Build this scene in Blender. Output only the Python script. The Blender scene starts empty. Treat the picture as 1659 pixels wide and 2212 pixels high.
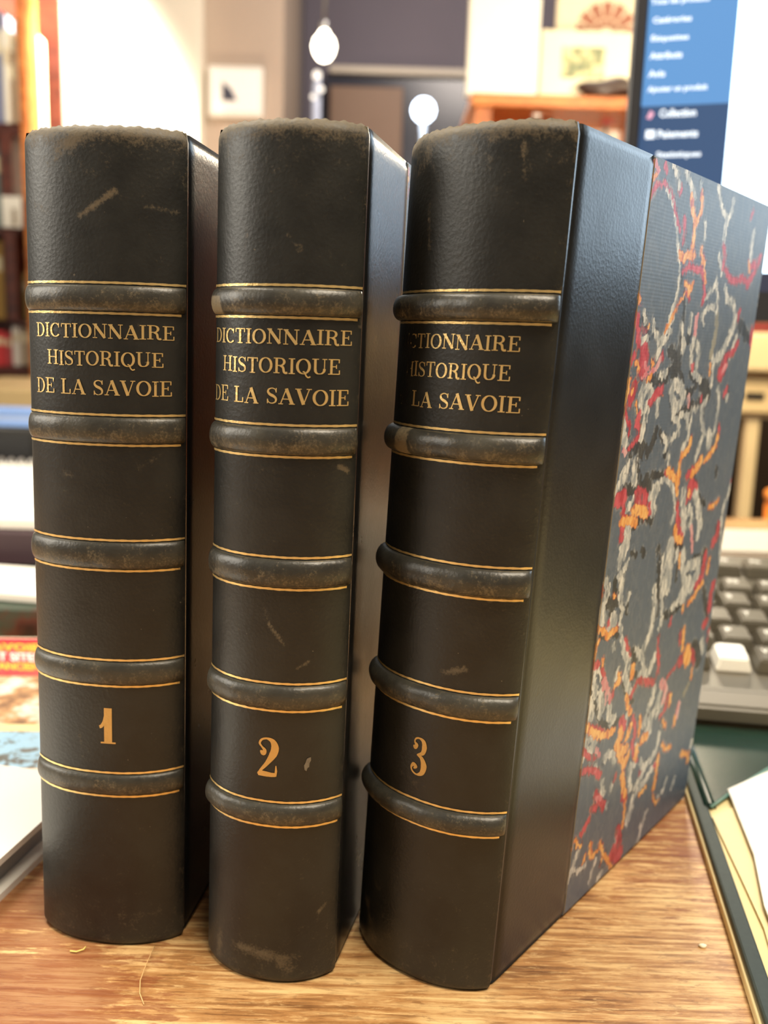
import bpy, bmesh, math, random
import numpy as np
from mathutils import Vector, Matrix
random.seed(7)
SC = bpy.context.scene
COL = SC.collection
pi = math.pi

# ------------------------------------------------------------------ camera
F_PX, PITCH, ROLL, CAM_H = 1994.4, 0.18207, 0.03033, 0.18231
cp, sp, cr, sr = math.cos(PITCH), math.sin(PITCH), math.cos(ROLL), math.sin(ROLL)
FW = Vector((0, cp, -sp)); UP0 = Vector((0, sp, cp)); RX = Vector((1, 0, 0))
RIGHT = RX * cr + UP0 * sr
UP = RX * -sr + UP0 * cr
CAMLOC = Vector((0, 0, CAM_H))
cam_d = bpy.data.cameras.new('camera'); cam = bpy.data.objects.new('camera', cam_d); COL.objects.link(cam)
m = Matrix.Identity(4)
for i in range(3):
    m[i][0] = RIGHT[i]; m[i][1] = UP[i]; m[i][2] = -FW[i]; m[i][3] = CAMLOC[i]
cam.matrix_world = m
cam_d.sensor_fit = 'VERTICAL'; cam_d.sensor_height = 36.0; cam_d.sensor_width = 27.0
cam_d.lens = F_PX / 2212 * 36.0
cam_d.clip_start = 0.01; cam_d.clip_end = 60
cam_d.dof.use_dof = True; cam_d.dof.focus_distance = 0.248; cam_d.dof.aperture_fstop = 11.5
SC.camera = cam

# ------------------------------------------------------------------ world, light, exposure
SC.view_settings.view_transform = 'Standard'; SC.view_settings.look = 'None'
SC.view_settings.exposure = 0.0; SC.view_settings.gamma = 1.0; SC.view_settings.use_curve_mapping = False
SC.cycles.use_denoising = True; SC.cycles.max_bounces = 8
SC.cycles.sample_clamp_indirect = 6.0
W_ = bpy.data.worlds.new('room_light'); SC.world = W_; W_.use_nodes = True
bg = W_.node_tree.nodes['Background']; bg.inputs[0].default_value = (1.0, 0.90, 0.76, 1); bg.inputs[1].default_value = 0.17

def light(name, kind, loc, power, color, size=0.1, target=None, spread=None):
    d = bpy.data.lights.new(name, kind); o = bpy.data.objects.new(name, d); COL.objects.link(o)
    d.energy = power; d.color = color; o.location = loc
    if kind == 'AREA':
        d.shape = 'DISK'; d.size = size
        if spread: d.spread = spread
    else:
        d.shadow_soft_size = size
    if target is not None:
        o.rotation_euler = (Vector(target) - Vector(loc)).to_track_quat('-Z', 'Y').to_euler()
    return o
light('ceiling_light', 'AREA', (0.30, -0.08, 1.25), 23, (1, 0.86, 0.66), 0.55, (0.02, 0.25, 0))
light('left_fill_light', 'AREA', (-1.25, 0.18, 0.66), 16, (1, 0.93, 0.80), 0.8, (-0.1, 0.30, 0.10))  # unseen soft light added for the bright left flanks of the spines
def spot(name, loc, target, power, color, deg, blend, size=0.05):
    o = light(name, 'SPOT', loc, power, color, size, target); o.data.spot_size = math.radians(deg); o.data.spot_blend = blend; return o
at_left_books = (-0.93, 2.35, 0.85)
spot('wall_spot', (-0.55, 2.50, 1.35), (-1.05, 2.75, 0.60), 480, (1, 0.88, 0.66), 60, 0.35)
spot('white_wall_spot', (-1.38, 2.15, 1.95), (-1.36, 3.25, 0.80), 620, (1, 0.90, 0.72), 54, 0.30)
light('wall_fill_point', 'POINT', (-0.55, 2.95, 0.40), 12, (1, 0.83, 0.62), 0.06)  # no lamp stands here: added point light brightening the walls
spot('bookcase_fill_spot', (-0.55, 1.60, 1.45), at_left_books, 60, (1, 0.9, 0.74), 34, 0.6)  # added spot that brightens the books on the upper shelf
light('left_desk_fill', 'AREA', (-0.45, 0.55, 1.05), 11, (1, 0.9, 0.74), 0.4, (-0.30, 0.45, 0))  # unseen overhead fill added to brighten things left of the books
light('cabinet_fill_light', 'POINT', (0.40, 1.35, 0.57), 17, (1, 0.84, 0.60), 0.05)  # added point light brightening the prints and the cabinet inside
light('back_room_light', 'AREA', (0.4, 2.4, 1.75), 26, (1, 0.88, 0.78), 0.6, (0.1, 3.6, 0.5))
light('table_corner_light', 'AREA', (0.9, 1.25, 0.9), 12, (1, 0.84, 0.56), 0.4, (0.75, 1.9, 0.0))

# ------------------------------------------------------------------ helpers
def lin(c):
    c = c / 255.0
    return c / 12.92 if c <= 0.04045 else ((c + 0.055) / 1.055) ** 2.4
def rgb(r, g, b): return (lin(r), lin(g), lin(b), 1.0)
def ray(px, py):
    return FW + RIGHT * ((px - 829.5) / F_PX) - UP * ((py - 1106) / F_PX)
def at(px, py, Y):                       # point of the plane y = Y seen at that place of the photo
    d = ray(px, py); return CAMLOC + d * (Y / d.y)
def desk(px, py, z=0.0):                 # point of the horizontal plane at height z
    d = ray(px, py); return CAMLOC + d * ((z - CAM_H) / d.z)
def fr(px0, py0, px1, py1, Y):           # x0, x1, z0, z1 of an upright rectangle facing the room
    a = at(px0, (py0 + py1) / 2, Y); b = at(px1, (py0 + py1) / 2, Y)
    c = at((px0 + px1) / 2, py0, Y); d = at((px0 + px1) / 2, py1, Y)
    return a.x, b.x, d.z, c.z

def obj(name, bm, m, parent=None, smooth=False):
    me = bpy.data.meshes.new(name); bm.to_mesh(me); bm.free()
    if smooth:
        for p in me.polygons: p.use_smooth = True
    me.materials.append(m)
    o = bpy.data.objects.new(name, me); COL.objects.link(o)
    if parent: o.parent = parent
    return o
def tag(o, label, cat, group=None, kind=None):
    o['label'] = label; o['category'] = cat
    if group: o['group'] = group
    if kind: o['kind'] = kind
    return o
def thing(name, label, cat, loc=(0, 0, 0), rz=0.0, group=None):
    o = bpy.data.objects.new(name, None); COL.objects.link(o); o.empty_display_size = 0.05
    o.location = loc; o.rotation_euler = (0, 0, rz)
    return tag(o, label, cat, group)
def struct(name, bm, m):
    o = obj(name, bm, m); o['kind'] = 'structure'; return o
def box(bm, x0, x1, y0, y1, z0, z1, bev=0.0, M=None, seg=2):
    t = bmesh.new()
    bmesh.ops.create_cube(t, size=1)
    for v in t.verts:
        v.co = Vector(((x0 + x1) / 2 + v.co.x * (x1 - x0), (y0 + y1) / 2 + v.co.y * (y1 - y0), (z0 + z1) / 2 + v.co.z * (z1 - z0)))
    if bev: bmesh.ops.bevel(t, geom=t.edges[:], offset=bev, segments=seg, affect='EDGES', profile=0.5)
    if M: bmesh.ops.transform(t, matrix=M, verts=t.verts[:])
    me = bpy.data.meshes.new('tmp'); t.to_mesh(me); t.free(); bm.from_mesh(me); bpy.data.meshes.remove(me)
def nb(): return bmesh.new()
def bbox(*a, **k):
    bm = nb(); box(bm, *a, **k); return bm
def prism(bm, pts, z0, z1):              # polygon (x,y) list extruded in z
    n = len(pts)
    lo = [bm.verts.new((p[0], p[1], z0)) for p in pts]; hi = [bm.verts.new((p[0], p[1], z1)) for p in pts]
    bm.faces.new(hi); bm.faces.new(lo[::-1])
    for i in range(n): bm.faces.new((lo[i], lo[(i + 1) % n], hi[(i + 1) % n], hi[i]))
    bmesh.ops.recalc_face_normals(bm, faces=bm.faces[:])
    return bm
def lathe(bm, prof, loc=(0, 0, 0), n=24):
    rings = []
    for r, z in prof:
        rings.append([bm.verts.new((loc[0] + r * math.cos(2 * pi * k / n), loc[1] + r * math.sin(2 * pi * k / n), loc[2] + z)) for k in range(n)])
    for a, b in zip(rings, rings[1:]):
        for k in range(n): bm.faces.new((a[k], a[(k + 1) % n], b[(k + 1) % n], b[k]))
    bm.faces.new(rings[0][::-1]); bm.faces.new(rings[-1])
    return bm
def tube(bm, pts, r, n=8):
    rings = []
    pts = [Vector(p) for p in pts]
    for i, p in enumerate(pts):
        t = (pts[min(i + 1, len(pts) - 1)] - pts[max(i - 1, 0)]).normalized()
        a = t.cross(Vector((0, 0, 1)) if abs(t.z) < 0.9 else Vector((1, 0, 0))).normalized(); b = t.cross(a)
        rings.append([bm.verts.new(p + (a * math.cos(2 * pi * k / n) + b * math.sin(2 * pi * k / n)) * r) for k in range(n)])
    for a, b in zip(rings, rings[1:]):
        for k in range(n): bm.faces.new((a[k], a[(k + 1) % n], b[(k + 1) % n], b[k]))
    bm.faces.new(rings[0]); bm.faces.new(rings[-1][::-1])
    bmesh.ops.recalc_face_normals(bm, faces=bm.faces[:])
    return bm

# ------------------------------------------------------------------ materials
class NT:
    def __init__(s, name):
        s.m = bpy.data.materials.new(name); s.m.use_nodes = True; s.t = s.m.node_tree; s.b = s.t.nodes['Principled BSDF']
    def n(s, ty, **k):
        o = s.t.nodes.new(ty)
        for a, v in k.items(): setattr(o, a, v)
        return o
    def l(s, a, b): s.t.links.new(a, b)
    def coord(s, scale=(1, 1, 1), rot=(0, 0, 0), kind='Object'):
        tc = s.n('ShaderNodeTexCoord'); mp = s.n('ShaderNodeMapping'); mp.inputs['Scale'].default_value = scale; mp.inputs['Rotation'].default_value = rot
        s.l(tc.outputs[kind], mp.inputs['Vector']); return mp.outputs['Vector']
    def noise(s, vec, scale, detail=3, rough=0.55, dist=0.0):
        o = s.n('ShaderNodeTexNoise'); o.inputs['Scale'].default_value = scale; o.inputs['Detail'].default_value = detail
        o.inputs['Roughness'].default_value = rough; o.inputs['Distortion'].default_value = dist
        s.l(vec, o.inputs['Vector']); return o.outputs['Fac']
    def ramp(s, f, stops):
        o = s.n('ShaderNodeValToRGB'); e = o.color_ramp.elements
        while len(e) < len(stops): e.new(0.5)
        for q, (p, c) in zip(e, stops): q.position = p; q.color = c if len(c) == 4 else (*c, 1)
        s.l(f, o.inputs['Fac']); return o.outputs['Color']
    def mapr(s, f, a, b, c=0.0, d=1.0, smooth=True):
        o = s.n('ShaderNodeMapRange'); o.interpolation_type = 'SMOOTHSTEP' if smooth else 'LINEAR'
        for k, v in zip(('From Min', 'From Max', 'To Min', 'To Max'), (a, b, c, d)): o.inputs[k].default_value = v
        s.l(f, o.inputs['Value']); return o.outputs['Result']
    def mix(s, f, a, b):
        o = s.n('ShaderNodeMix', data_type='RGBA')
        for sock, v in ((o.inputs['Factor'], f), (o.inputs[6], a), (o.inputs[7], b)):
            if hasattr(v, 'is_linked'): s.l(v, sock)
            else: sock.default_value = v
        return o.outputs[2]
    def math(s, op, a, b=0.0, c=0.0):
        o = s.n('ShaderNodeMath', operation=op)
        for sock, v in zip(o.inputs, (a, b, c)):
            if hasattr(v, 'is_linked'): s.l(v, sock)
            else: sock.default_value = v
        return o.outputs[0]
    def attr(s, name):
        o = s.n('ShaderNodeAttribute'); o.attribute_name = name; return o.outputs['Fac']
    def set(s, k, v):
        if hasattr(v, 'is_linked'): s.l(v, s.b.inputs[k])
        else: s.b.inputs[k].default_value = v
    def bump(s, h, strength, dist):
        o = s.n('ShaderNodeBump'); o.inputs['Strength'].default_value = strength; o.inputs['Distance'].default_value = dist
        s.l(h, o.inputs['Height']); s.l(o.outputs['Normal'], s.b.inputs['Normal'])

def plain(name, c, rough=0.6, metal=0.0, var=0.12, scale=40.0, spec=0.5):
    k = NT(name); v = k.coord(); f = k.noise(v, scale, 4)
    c2 = tuple(max(0, x * (1 - var)) for x in c[:3]) + (1,); c1 = tuple(min(1, x * (1 + var)) for x in c[:3]) + (1,)
    k.set('Base Color', k.mix(f, c2, c1)); k.set('Roughness', rough); k.set('Metallic', metal); k.set('Specular IOR Level', spec)
    return k.m
def glow(name, c, e):
    k = NT(name); k.set('Base Color', (0.02, 0.02, 0.02, 1)); k.set('Emission Color', c); k.set('Emission Strength', e); k.set('Roughness', 0.25)
    return k.m

def leather_mat(name, dark, mid, brown, scuff_gain=1.0, rough=0.42, grain=0.16):
    k = NT(name); v = k.coord()
    big = k.noise(v, 70, 4, 0.6); med = k.noise(v, 320, 5, 0.65); fine = k.noise(v, 1500, 4, 0.65)
    base = k.mix(k.mapr(big, 0.3, 0.7), dark, mid)
    sc = k.attr('scuff')
    e = k.math('ADD', k.math('MULTIPLY', sc, scuff_gain), k.math('MULTIPLY', k.math('SUBTRACT', med, 0.5), 1.1))
    e = k.math('ADD', e, k.math('MULTIPLY', k.math('SUBTRACT', fine, 0.5), 1.1))
    mask = k.mapr(e, 0.18, 0.80)
    col = k.mix(mask, base, brown)
    speck = k.mapr(k.noise(v, 900, 1, 0.5), 0.80, 0.84)
    col = k.mix(k.math('MULTIPLY', speck, 0.5), col, rgb(120, 112, 98))
    k.set('Base Color', col)
    k.set('Roughness', k.math('ADD', k.math('MULTIPLY', mask, 0.22), k.math('ADD', k.math('MULTIPLY', big, 0.14), rough - 0.07)))
    vo = k.n('ShaderNodeTexVoronoi'); vo.inputs['Scale'].default_value = 900; k.l(v, vo.inputs['Vector'])
    h = k.math('ADD', k.math('MULTIPLY', vo.outputs['Distance'], 0.7), k.math('ADD', k.math('MULTIPLY', med, 0.5), fine))
    k.bump(h, grain, 0.0004)
    return k.m
M_spine = leather_mat('worn_black_leather', rgb(25, 26, 25), rgb(36, 37, 35), rgb(92, 82, 64))
M_band = leather_mat('rubbed_band_leather', rgb(46, 45, 41), rgb(68, 66, 58), rgb(122, 110, 86), 1.0, 0.36)
M_side = leather_mat('smooth_black_leather', rgb(17, 18, 19), rgb(24, 25, 26), rgb(60, 55, 47), 0.6, 0.30, 0.10)

def gold_mat(g1=(0.82, 0.56, 0.20, 1), g2=(1.0, 0.78, 0.38, 1)):
    k = NT('gold_tooling'); v = k.coord()
    w = k.math('ADD', k.noise(v, 700, 4, 0.7), k.attr('fade'))
    mask = k.mapr(w, 0.62, 0.74)
    gold = k.mix(k.noise(v, 240, 3), g1, g2)
    k.set('Base Color', k.mix(mask, gold, rgb(38, 34, 28)))
    k.set('Metallic', k.mapr(mask, 0, 1, 0.75, 0.0)); k.set('Roughness', 0.38)
    k.bump(k.noise(v, 1400, 3), 0.35, 0.0003)
    return k.m
M_gold = gold_mat()
M_num = gold_mat((0.62, 0.40, 0.13, 1), (0.78, 0.52, 0.20, 1)); M_num.name = 'matt_gold_numeral'
nbk = M_num.node_tree.nodes['Principled BSDF']; nbk.inputs['Roughness'].default_value = 0.55

def marble_mat():
    k = NT('marbled_paper'); v = k.coord(); vs = k.coord((1, 1, 0.36), (0.16, 0, 0))
    n1 = k.noise(v, 230, 3, 0.6); n2 = k.noise(vs, 620, 4, 0.62); n3 = k.noise(vs, 1500, 2, 0.5)
    c0 = lambda n, g: k.math('MULTIPLY', k.math('SUBTRACT', n, 0.5), g)
    warp = k.math('ADD', c0(n1, 2.2), k.math('ADD', c0(n2, 5.0), c0(n3, 1.6)))
    col = k.mix(k.noise(v, 45, 3), rgb(82, 95, 112), rgb(98, 109, 124))
    # cell-like drops of the size, drawn out upwards, with thin pale and dark rims
    tc = k.n('ShaderNodeTexCoord'); nv = k.n('ShaderNodeTexNoise'); nv.inputs['Scale'].default_value = 130; nv.inputs['Detail'].default_value = 3; k.l(vs, nv.inputs['Vector'])
    off = k.n('ShaderNodeVectorMath', operation='MULTIPLY_ADD'); k.l(nv.outputs['Color'], off.inputs[0]); off.inputs[1].default_value = (0.006, 0.006, 0.006); k.l(vs, off.inputs[2])
    vo = k.n('ShaderNodeTexVoronoi', feature='DISTANCE_TO_EDGE'); vo.inputs['Scale'].default_value = 130; k.l(off.outputs['Vector'], vo.inputs['Vector'])
    near = k.mapr(k.math('MAXIMUM', k.math('MAXIMUM', k.attr('mg'), k.attr('mr')), k.math('MAXIMUM', k.attr('mo'), k.attr('mk'))), -2.0, -0.2)
    near = k.math('MAXIMUM', near, 0.14)
    rim = k.math('MULTIPLY', k.mapr(vo.outputs['Distance'], 0.02, 0.13, 1.0, 0.0), near)
    col = k.mix(k.math('MULTIPLY', rim, 0.75), col, k.mix(k.mapr(n1, 0.42, 0.52), rgb(50, 50, 52), rgb(150, 152, 152)))
    nc = k.noise(vs, 150, 3, 0.6); con = k.math('MULTIPLY', k.mapr(k.math('ABSOLUTE', k.math('SUBTRACT', nc, 0.5)), 0.004, 0.040, 1.0, 0.0), near)
    col = k.mix(k.math('MULTIPLY', con, 0.85), col, k.mix(k.mapr(n1, 0.46, 0.56), rgb(160, 163, 164), rgb(58, 57, 58)))
    nc2 = k.noise(k.coord((1, 1, 0.36), (0.16, 0.3, 0.7)), 230, 3, 0.6); con2 = k.math('MULTIPLY', k.mapr(k.math('ABSOLUTE', k.math('SUBTRACT', nc2, 0.52)), 0.006, 0.030, 1.0, 0.0), k.mapr(k.math('MAXIMUM', k.attr('mr'), k.attr('mo')), -1.6, -0.2))
    col = k.mix(k.math('MULTIPLY', con2, 0.8), col, k.mix(k.mapr(n1, 0.46, 0.54), rgb(178, 66, 72), rgb(214, 130, 70)))
    halo = k.mapr(k.math('ADD', k.attr('mg'), k.math('MULTIPLY', warp, 0.9)), -0.9, 0.2)
    col = k.mix(k.math('MULTIPLY', halo, 0.5), col, rgb(122, 129, 136))
    def lay(col, a, c1, c2, amt=1.0, sc=240, lo=-0.36, wp=0.62, hole=None):
        mk = k.mapr(k.math('ADD', k.attr(a), k.math('MULTIPLY', warp, wp)), lo, lo + 0.16)
        cc = k.mix(k.mapr(k.noise(vs, sc, 4, 0.65), 0.36, 0.64), c1, c2)
        if hole: mk = k.math('MULTIPLY', mk, k.mapr(k.noise(vs, hole, 3, 0.6), 0.34, 0.44))
        return k.mix(k.math('MULTIPLY', mk, amt), col, cc)
    col = lay(col, 'mk', rgb(46, 46, 46), rgb(66, 66, 66), 0.9, lo=-0.6, hole=300)
    col = lay(col, 'mt', rgb(140, 136, 118), rgb(166, 160, 140), 0.75)
    col = lay(col, 'mr', rgb(150, 72, 84), rgb(120, 60, 70), 0.6, lo=-0.75)
    col = lay(col, 'mg', rgb(146, 152, 158), rgb(222, 220, 214), 0.96, 420, lo=-0.55, hole=520)
    col = lay(col, 'mr', rgb(168, 50, 64), rgb(204, 92, 104), 0.94, 420, lo=-0.30, hole=340)
    col = lay(col, 'mp', rgb(205, 120, 130), rgb(220, 176, 178), 0.9, hole=420)
    col = lay(col, 'mo', rgb(186, 80, 56), rgb(208, 112, 70), 0.8, lo=-0.44)
    col = lay(col, 'mo', rgb(216, 142, 72), rgb(236, 192, 122), 0.94, 380, lo=-0.24, hole=420)
    k.set('Base Color', col); k.set('Roughness', 0.44); k.set('Specular IOR Level', 0.36)
    wv = k.n('ShaderNodeTexWave'); wv.wave_type = 'BANDS'; wv.bands_direction = 'Z'; wv.inputs['Scale'].default_value = 300; wv.inputs['Distortion'].default_value = 1.5
    k.l(v, wv.inputs['Vector'])
    k.bump(k.math('ADD', k.math('MULTIPLY', wv.outputs['Fac'], 0.5), k.math('MULTIPLY', n2, 0.8)), 0.06, 0.0003)
    return k.m
M_marble = marble_mat()

def wood_mat(name, dark, mid, light_, rot=0.0, red=None, scale=1.0, rough=0.42, patches=()):
    k = NT(name)
    v1 = k.coord((24 * scale, 430 * scale, 120 * scale), (0, 0, rot)); v2 = k.coord((60 * scale, 1150 * scale, 300 * scale), (0, 0, rot)); v3 = k.coord()
    a = k.noise(v1, 1.0, 6, 0.62, 0.4); b = k.noise(v2, 1.0, 4, 0.6, 0.2); c = k.noise(v3, 26 * scale, 5, 0.6)
    f = k.math('ADD', k.math('MULTIPLY', a, 0.62), k.math('MULTIPLY', c, 0.38))
    col = k.ramp(f, [(0.34, dark), (0.47, mid), (0.60, light_)])
    fl = k.noise(k.coord((110 * scale, 640 * scale, 300 * scale), (0, 0, rot + 0.05)), 1.0, 5, 0.75, 0.6)
    col = k.mix(k.math('MULTIPLY', k.mapr(fl, 0.52, 0.66), 0.6), col, light_)
    col = k.mix(k.math('MULTIPLY', k.mapr(fl, 0.48, 0.36), 0.45), col, dark)
    pore = k.mapr(b, 0.30, 0.40, 1.0, 0.0)
    col = k.mix(k.math('MULTIPLY', pore, 0.7), col, dark)
    if red is not None:
        w = None
        tc = k.n('ShaderNodeTexCoord')
        for (x, y, r, st) in patches:
            d = k.n('ShaderNodeVectorMath', operation='DISTANCE'); k.l(tc.outputs['Object'], d.inputs[0]); d.inputs[1].default_value = (x, y, 0)
            g = k.mapr(d.outputs['Value'], 0.0, r, st, 0.0)
            w = g if w is None else k.math('MAXIMUM', w, g)
        e = k.math('ADD', w, k.math('MULTIPLY', k.math('SUBTRACT', k.noise(k.coord((0.5, 2.6, 1), (0, 0, rot)), 110, 7, 0.72), 0.5), 2.6))
        mk = k.mapr(e, 0.30, 0.55)
        col = k.mix(k.math('MULTIPLY', mk, 0.66), col, red)
    k.set('Base Color', col); k.set('Roughness', k.math('ADD', k.math('MULTIPLY', c, 0.25), rough - 0.1))
    k.bump(k.math('ADD', a, k.math('MULTIPLY', b, 0.7)), 0.22, 0.0008)
    return k.m
P_ = [desk(30, 2190), desk(120, 2090), desk(1500, 1800), desk(20, 1960)]
M_desk = wood_mat('worn_oak_desk', rgb(104, 66, 34), rgb(172, 124, 74), rgb(222, 186, 130), rot=0.10, red=rgb(126, 62, 32),
                  patches=[(P_[0].x, P_[0].y, 0.062, 0.95), (P_[1].x, P_[1].y, 0.035, 0.8), (P_[2].x, P_[2].y, 0.10, 0.5), (P_[3].x, P_[3].y, 0.06, 0.8)])
M_dkwood = wood_mat('dark_red_wood', rgb(40, 16, 10), rgb(78, 34, 24), rgb(104, 50, 34), 1.57, scale=0.25)
M_orwood = wood_mat('orange_brown_wood', rgb(120, 60, 20), rgb(186, 104, 44), rgb(214, 138, 70), 0.0, scale=0.2)
M_cream = plain('cream_painted_wood', rgb(214, 190, 146), 0.5, scale=12)
M_white = plain('white_card', rgb(236, 232, 222), 0.55, var=0.03)
M_paper = plain('ivory_paper', rgb(238, 228, 200), 0.7, var=0.04)
M_black = plain('black_plastic', rgb(34, 33, 32), 0.35)
M_grey = plain('grey_plastic', rgb(120, 116, 108), 0.4)
M_key = plain('charcoal_keycap', rgb(90, 84, 72), 0.36, var=0.08)
M_keybase = plain('dark_grey_keyboard_plastic', rgb(96, 90, 78), 0.36, var=0.06)
M_chrome = plain('brushed_steel', rgb(190, 190, 190), 0.3, 0.9)
M_green = plain('dark_green_leather', rgb(26, 48, 40), 0.26, var=0.3, scale=160)
M_greenedge = plain('worn_green_edge', rgb(46, 54, 46), 0.6, var=0.35, scale=500)
M_manila = plain('cream_manila_paper', rgb(226, 206, 150), 0.6, var=0.07, scale=60)

# ------------------------------------------------------------------ the room
def solid(px0, py0, px1, py1, Y, depth, bev=0.0):
    x0, x1, z0, z1 = fr(px0, py0, px1, py1, Y)
    return bbox(x0, x1, Y, Y + depth, z0, z1, bev=bev)
FLOOR = -0.74
M_floor = wood_mat('dark_floor', rgb(40, 26, 18), rgb(70, 48, 32), rgb(92, 64, 44), 0.0, scale=0.1)
struct('floor', bbox(-3.5, 3.5, -1.2, 4.6, FLOOR - 0.05, FLOOR), M_floor)
M_slate = plain('slate_violet_wall', rgb(98, 92, 104), 0.7, var=0.25, scale=1.1)
M_wallw = plain('white_wall_paint', rgb(240, 232, 214), 0.7, var=0.03, scale=3)
M_beige = plain('beige_wall_paint', rgb(178, 160, 144), 0.7, var=0.06, scale=3)
struct('wall_back', bbox(-3.5, 3.5, 4.0, 4.12, FLOOR, 2.3), M_slate)
xl = at(428, 120, 3.25).x; xm = at(612, 120, 3.35).x
struct('wall_left', bbox(-3.5, xl, 3.25, 3.95, FLOOR, 2.3), M_wallw)
struct('wall_middle', bbox(xl + 0.002, xm, 3.35, 3.95, FLOOR, 2.3), M_beige)
# doorway behind the lamps: light rail, dark lintel, brown panel
x0, x1, z0, z1 = fr(712, 150, 1060, 166, 3.96)
struct('trim_1', bbox(x0, x1, 3.93, 3.995, z0, z1, bev=0.004), plain('pale_grey_rail', rgb(196, 186, 172), 0.5, scale=2))
x0, x1, z0, z1 = fr(700, 172, 1060, 420, 3.96)
zb = FLOOR
M_night = plain('dark_blue_glass', rgb(44, 46, 60), 0.25, var=0.25, scale=2)
struct('window_1', bbox(x0, x1, 3.95, 3.99, zb, z1), M_night)
x0, x1, z0, z1 = fr(712, 192, 868, 420, 3.94)
struct('door_1', bbox(x0, x1, 3.90, 3.945, zb, z1, bev=0.006), plain('brown_door_paint', rgb(124, 98, 80), 0.5, scale=2))
x0, x1, z0, z1 = fr(622, -60, 652, 420, 3.9)
struct('trim_2', bbox(x0, x1, 3.88, 3.99, FLOOR, z1), plain('grey_door_post', rgb(104, 96, 96), 0.5, scale=2))

# small hooks on the white wall
for i, (px, py) in enumerate(((268, 48), (268, 103))):
    p = at(px, py, 3.25)
    t = thing('wall_hook', ('upper' if i == 0 else 'lower') + ' small brown hook on the bright white wall', 'hook', (p.x, 3.25, p.z), 0, 'hooks on the white wall')
    bm = nb(); tube(bm, [(0, -0.003, 0.010), (0, -0.015, 0.008), (0, -0.022, -0.002), (0, -0.015, -0.011), (0, -0.008, -0.006)], 0.004)
    obj('hook_arm', bm, M_orwood, t, True); obj('back_plate', bbox(-0.008, 0.008, -0.004, 0.0, -0.016, 0.016, bev=0.002), M_orwood, t)
# card on the beige wall
x0, x1, z0, z1 = fr(446, 138, 565, 248, 3.30)
t = thing('framed_print', 'white framed card with a dark blue triangle on the beige wall', 'picture', ((x0 + x1) / 2, 3.35, z0))
w = (x1 - x0) / 2; h = z1 - z0
obj('frame', bbox(-w, w, -0.03, 0.0, 0, h, bev=0.006), M_white, t)
obj('mount', bbox(-w * 0.88, w * 0.88, -0.033, -0.029, h * 0.08, h * 0.92), plain('bright_mount', rgb(250, 248, 244), 0.6, var=0.01), t)
bm = nb(); prism(bm, [(-w * 0.46, h * 0.30), (w * 0.08, h * 0.30), (-w * 0.12, h * 0.52), (-w * 0.46, h * 0.68)], 0, 0.002)
bmesh.ops.transform(bm, matrix=Matrix(((1, 0, 0, 0), (0, 0, -1, -0.0325), (0, 1, 0, 0), (0, 0, 0, 1))), verts=bm.verts[:])
bmesh.ops.recalc_face_normals(bm, faces=bm.faces[:])
obj('triangle_motif', bm, plain('dark_slate_ink', rgb(66, 68, 84), 0.6), t)

# lamps
G_warm = glow('warm_bulb_glass', (1, 0.88, 0.68, 1), 12.0)
G_cool = glow('cool_bulb_glass', (0.70, 0.82, 1, 1), 12.0)
G_spark = glow('lamp_reflection_glow', (1, 0.88, 0.74, 1), 2.2)
p = at(700, 100, 3.0); R = 23 / F_PX * 3.0
t = thing('pendant_lamp', 'glowing warm bulb hanging on a cord before the dark wall', 'lamp', p)
bm = nb(); lathe(bm, [(0.004, -R * 1.25), (R * 0.5, -R * 1.1), (R * 0.85, -R * 0.6), (R, 0), (R * 0.85, R * 0.55), (R * 0.5, R * 0.95), (R * 0.3, R * 1.3)]); obj('bulb', bm, G_warm, t, True)
bm = nb(); lathe(bm, [(R * 0.32, R * 1.3), (R * 0.34, R * 1.9), (R * 0.15, R * 2.1)]); obj('socket', bm, M_chrome, t, True)
bm = nb(); tube(bm, [(0, 0, R * 2.0), (0.003, 0, 0.5), (0, 0, 1.55)], 0.004); obj('cord', bm, M_grey, t, True)
p = at(915, 238, 3.1); R = 23 / F_PX * 3.1
t = thing('globe_lamp', 'blue-white glowing globe lamp low in the dark doorway', 'lamp', (p.x, p.y, FLOOR))
hz = p.z - FLOOR
bm = nb(); lathe(bm, [(0.003, hz - R), (R * 0.5, hz - R * 0.87), (R * 0.87, hz - R * 0.5), (R, hz), (R * 0.87, hz + R * 0.5), (R * 0.5, hz + R * 0.87), (0.003, hz + R)]); obj('globe', bm, G_cool, t, True)
bm = nb(); lathe(bm, [(0.012, 0.02), (0.012, hz - R)]); obj('stem', bm, M_chrome, t, True)
bm = nb(); lathe(bm, [(0.12, 0), (0.12, 0.012), (0.02, 0.03)]); obj('base', bm, M_chrome, t, True)
p = at(684, 200, 3.3)
t = thing('lamp_stand', 'slim pale pole with three glowing dots for lamp reflections left of the doorway', 'lamp', (p.x, p.y, FLOOR))
bm = nb(); tube(bm, [(0, 0, 0.01), (0, 0, at(684, 168, 3.3).z - FLOOR)], 0.014, 12); obj('pole', bm, plain('bluish_white_enamel', rgb(196, 204, 226), 0.35), t, True)
bm = nb(); lathe(bm, [(0.11, 0), (0.11, 0.012), (0.016, 0.03)]); obj('base', bm, M_chrome, t, True)
for px, py, rr in ((685, 162, 8), (693, 193, 6), (677, 209, 5)):  # glowing balls stand in for reflections of the lamps in the glass
    q = at(px, py, 3.27) - Vector((p.x, p.y, FLOOR)); r = rr / F_PX * 3.27
    bm = nb(); bmesh.ops.create_icosphere(bm, subdivisions=3, radius=r, matrix=Matrix.Translation(q)); obj('bulb', bm, G_spark, t, True)
p = at(1020, 230, 3.4)
t = thing('curtain_pole', 'bluish upright rod at the right side of the dark doorway', 'rod', (p.x, p.y, FLOOR))
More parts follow.
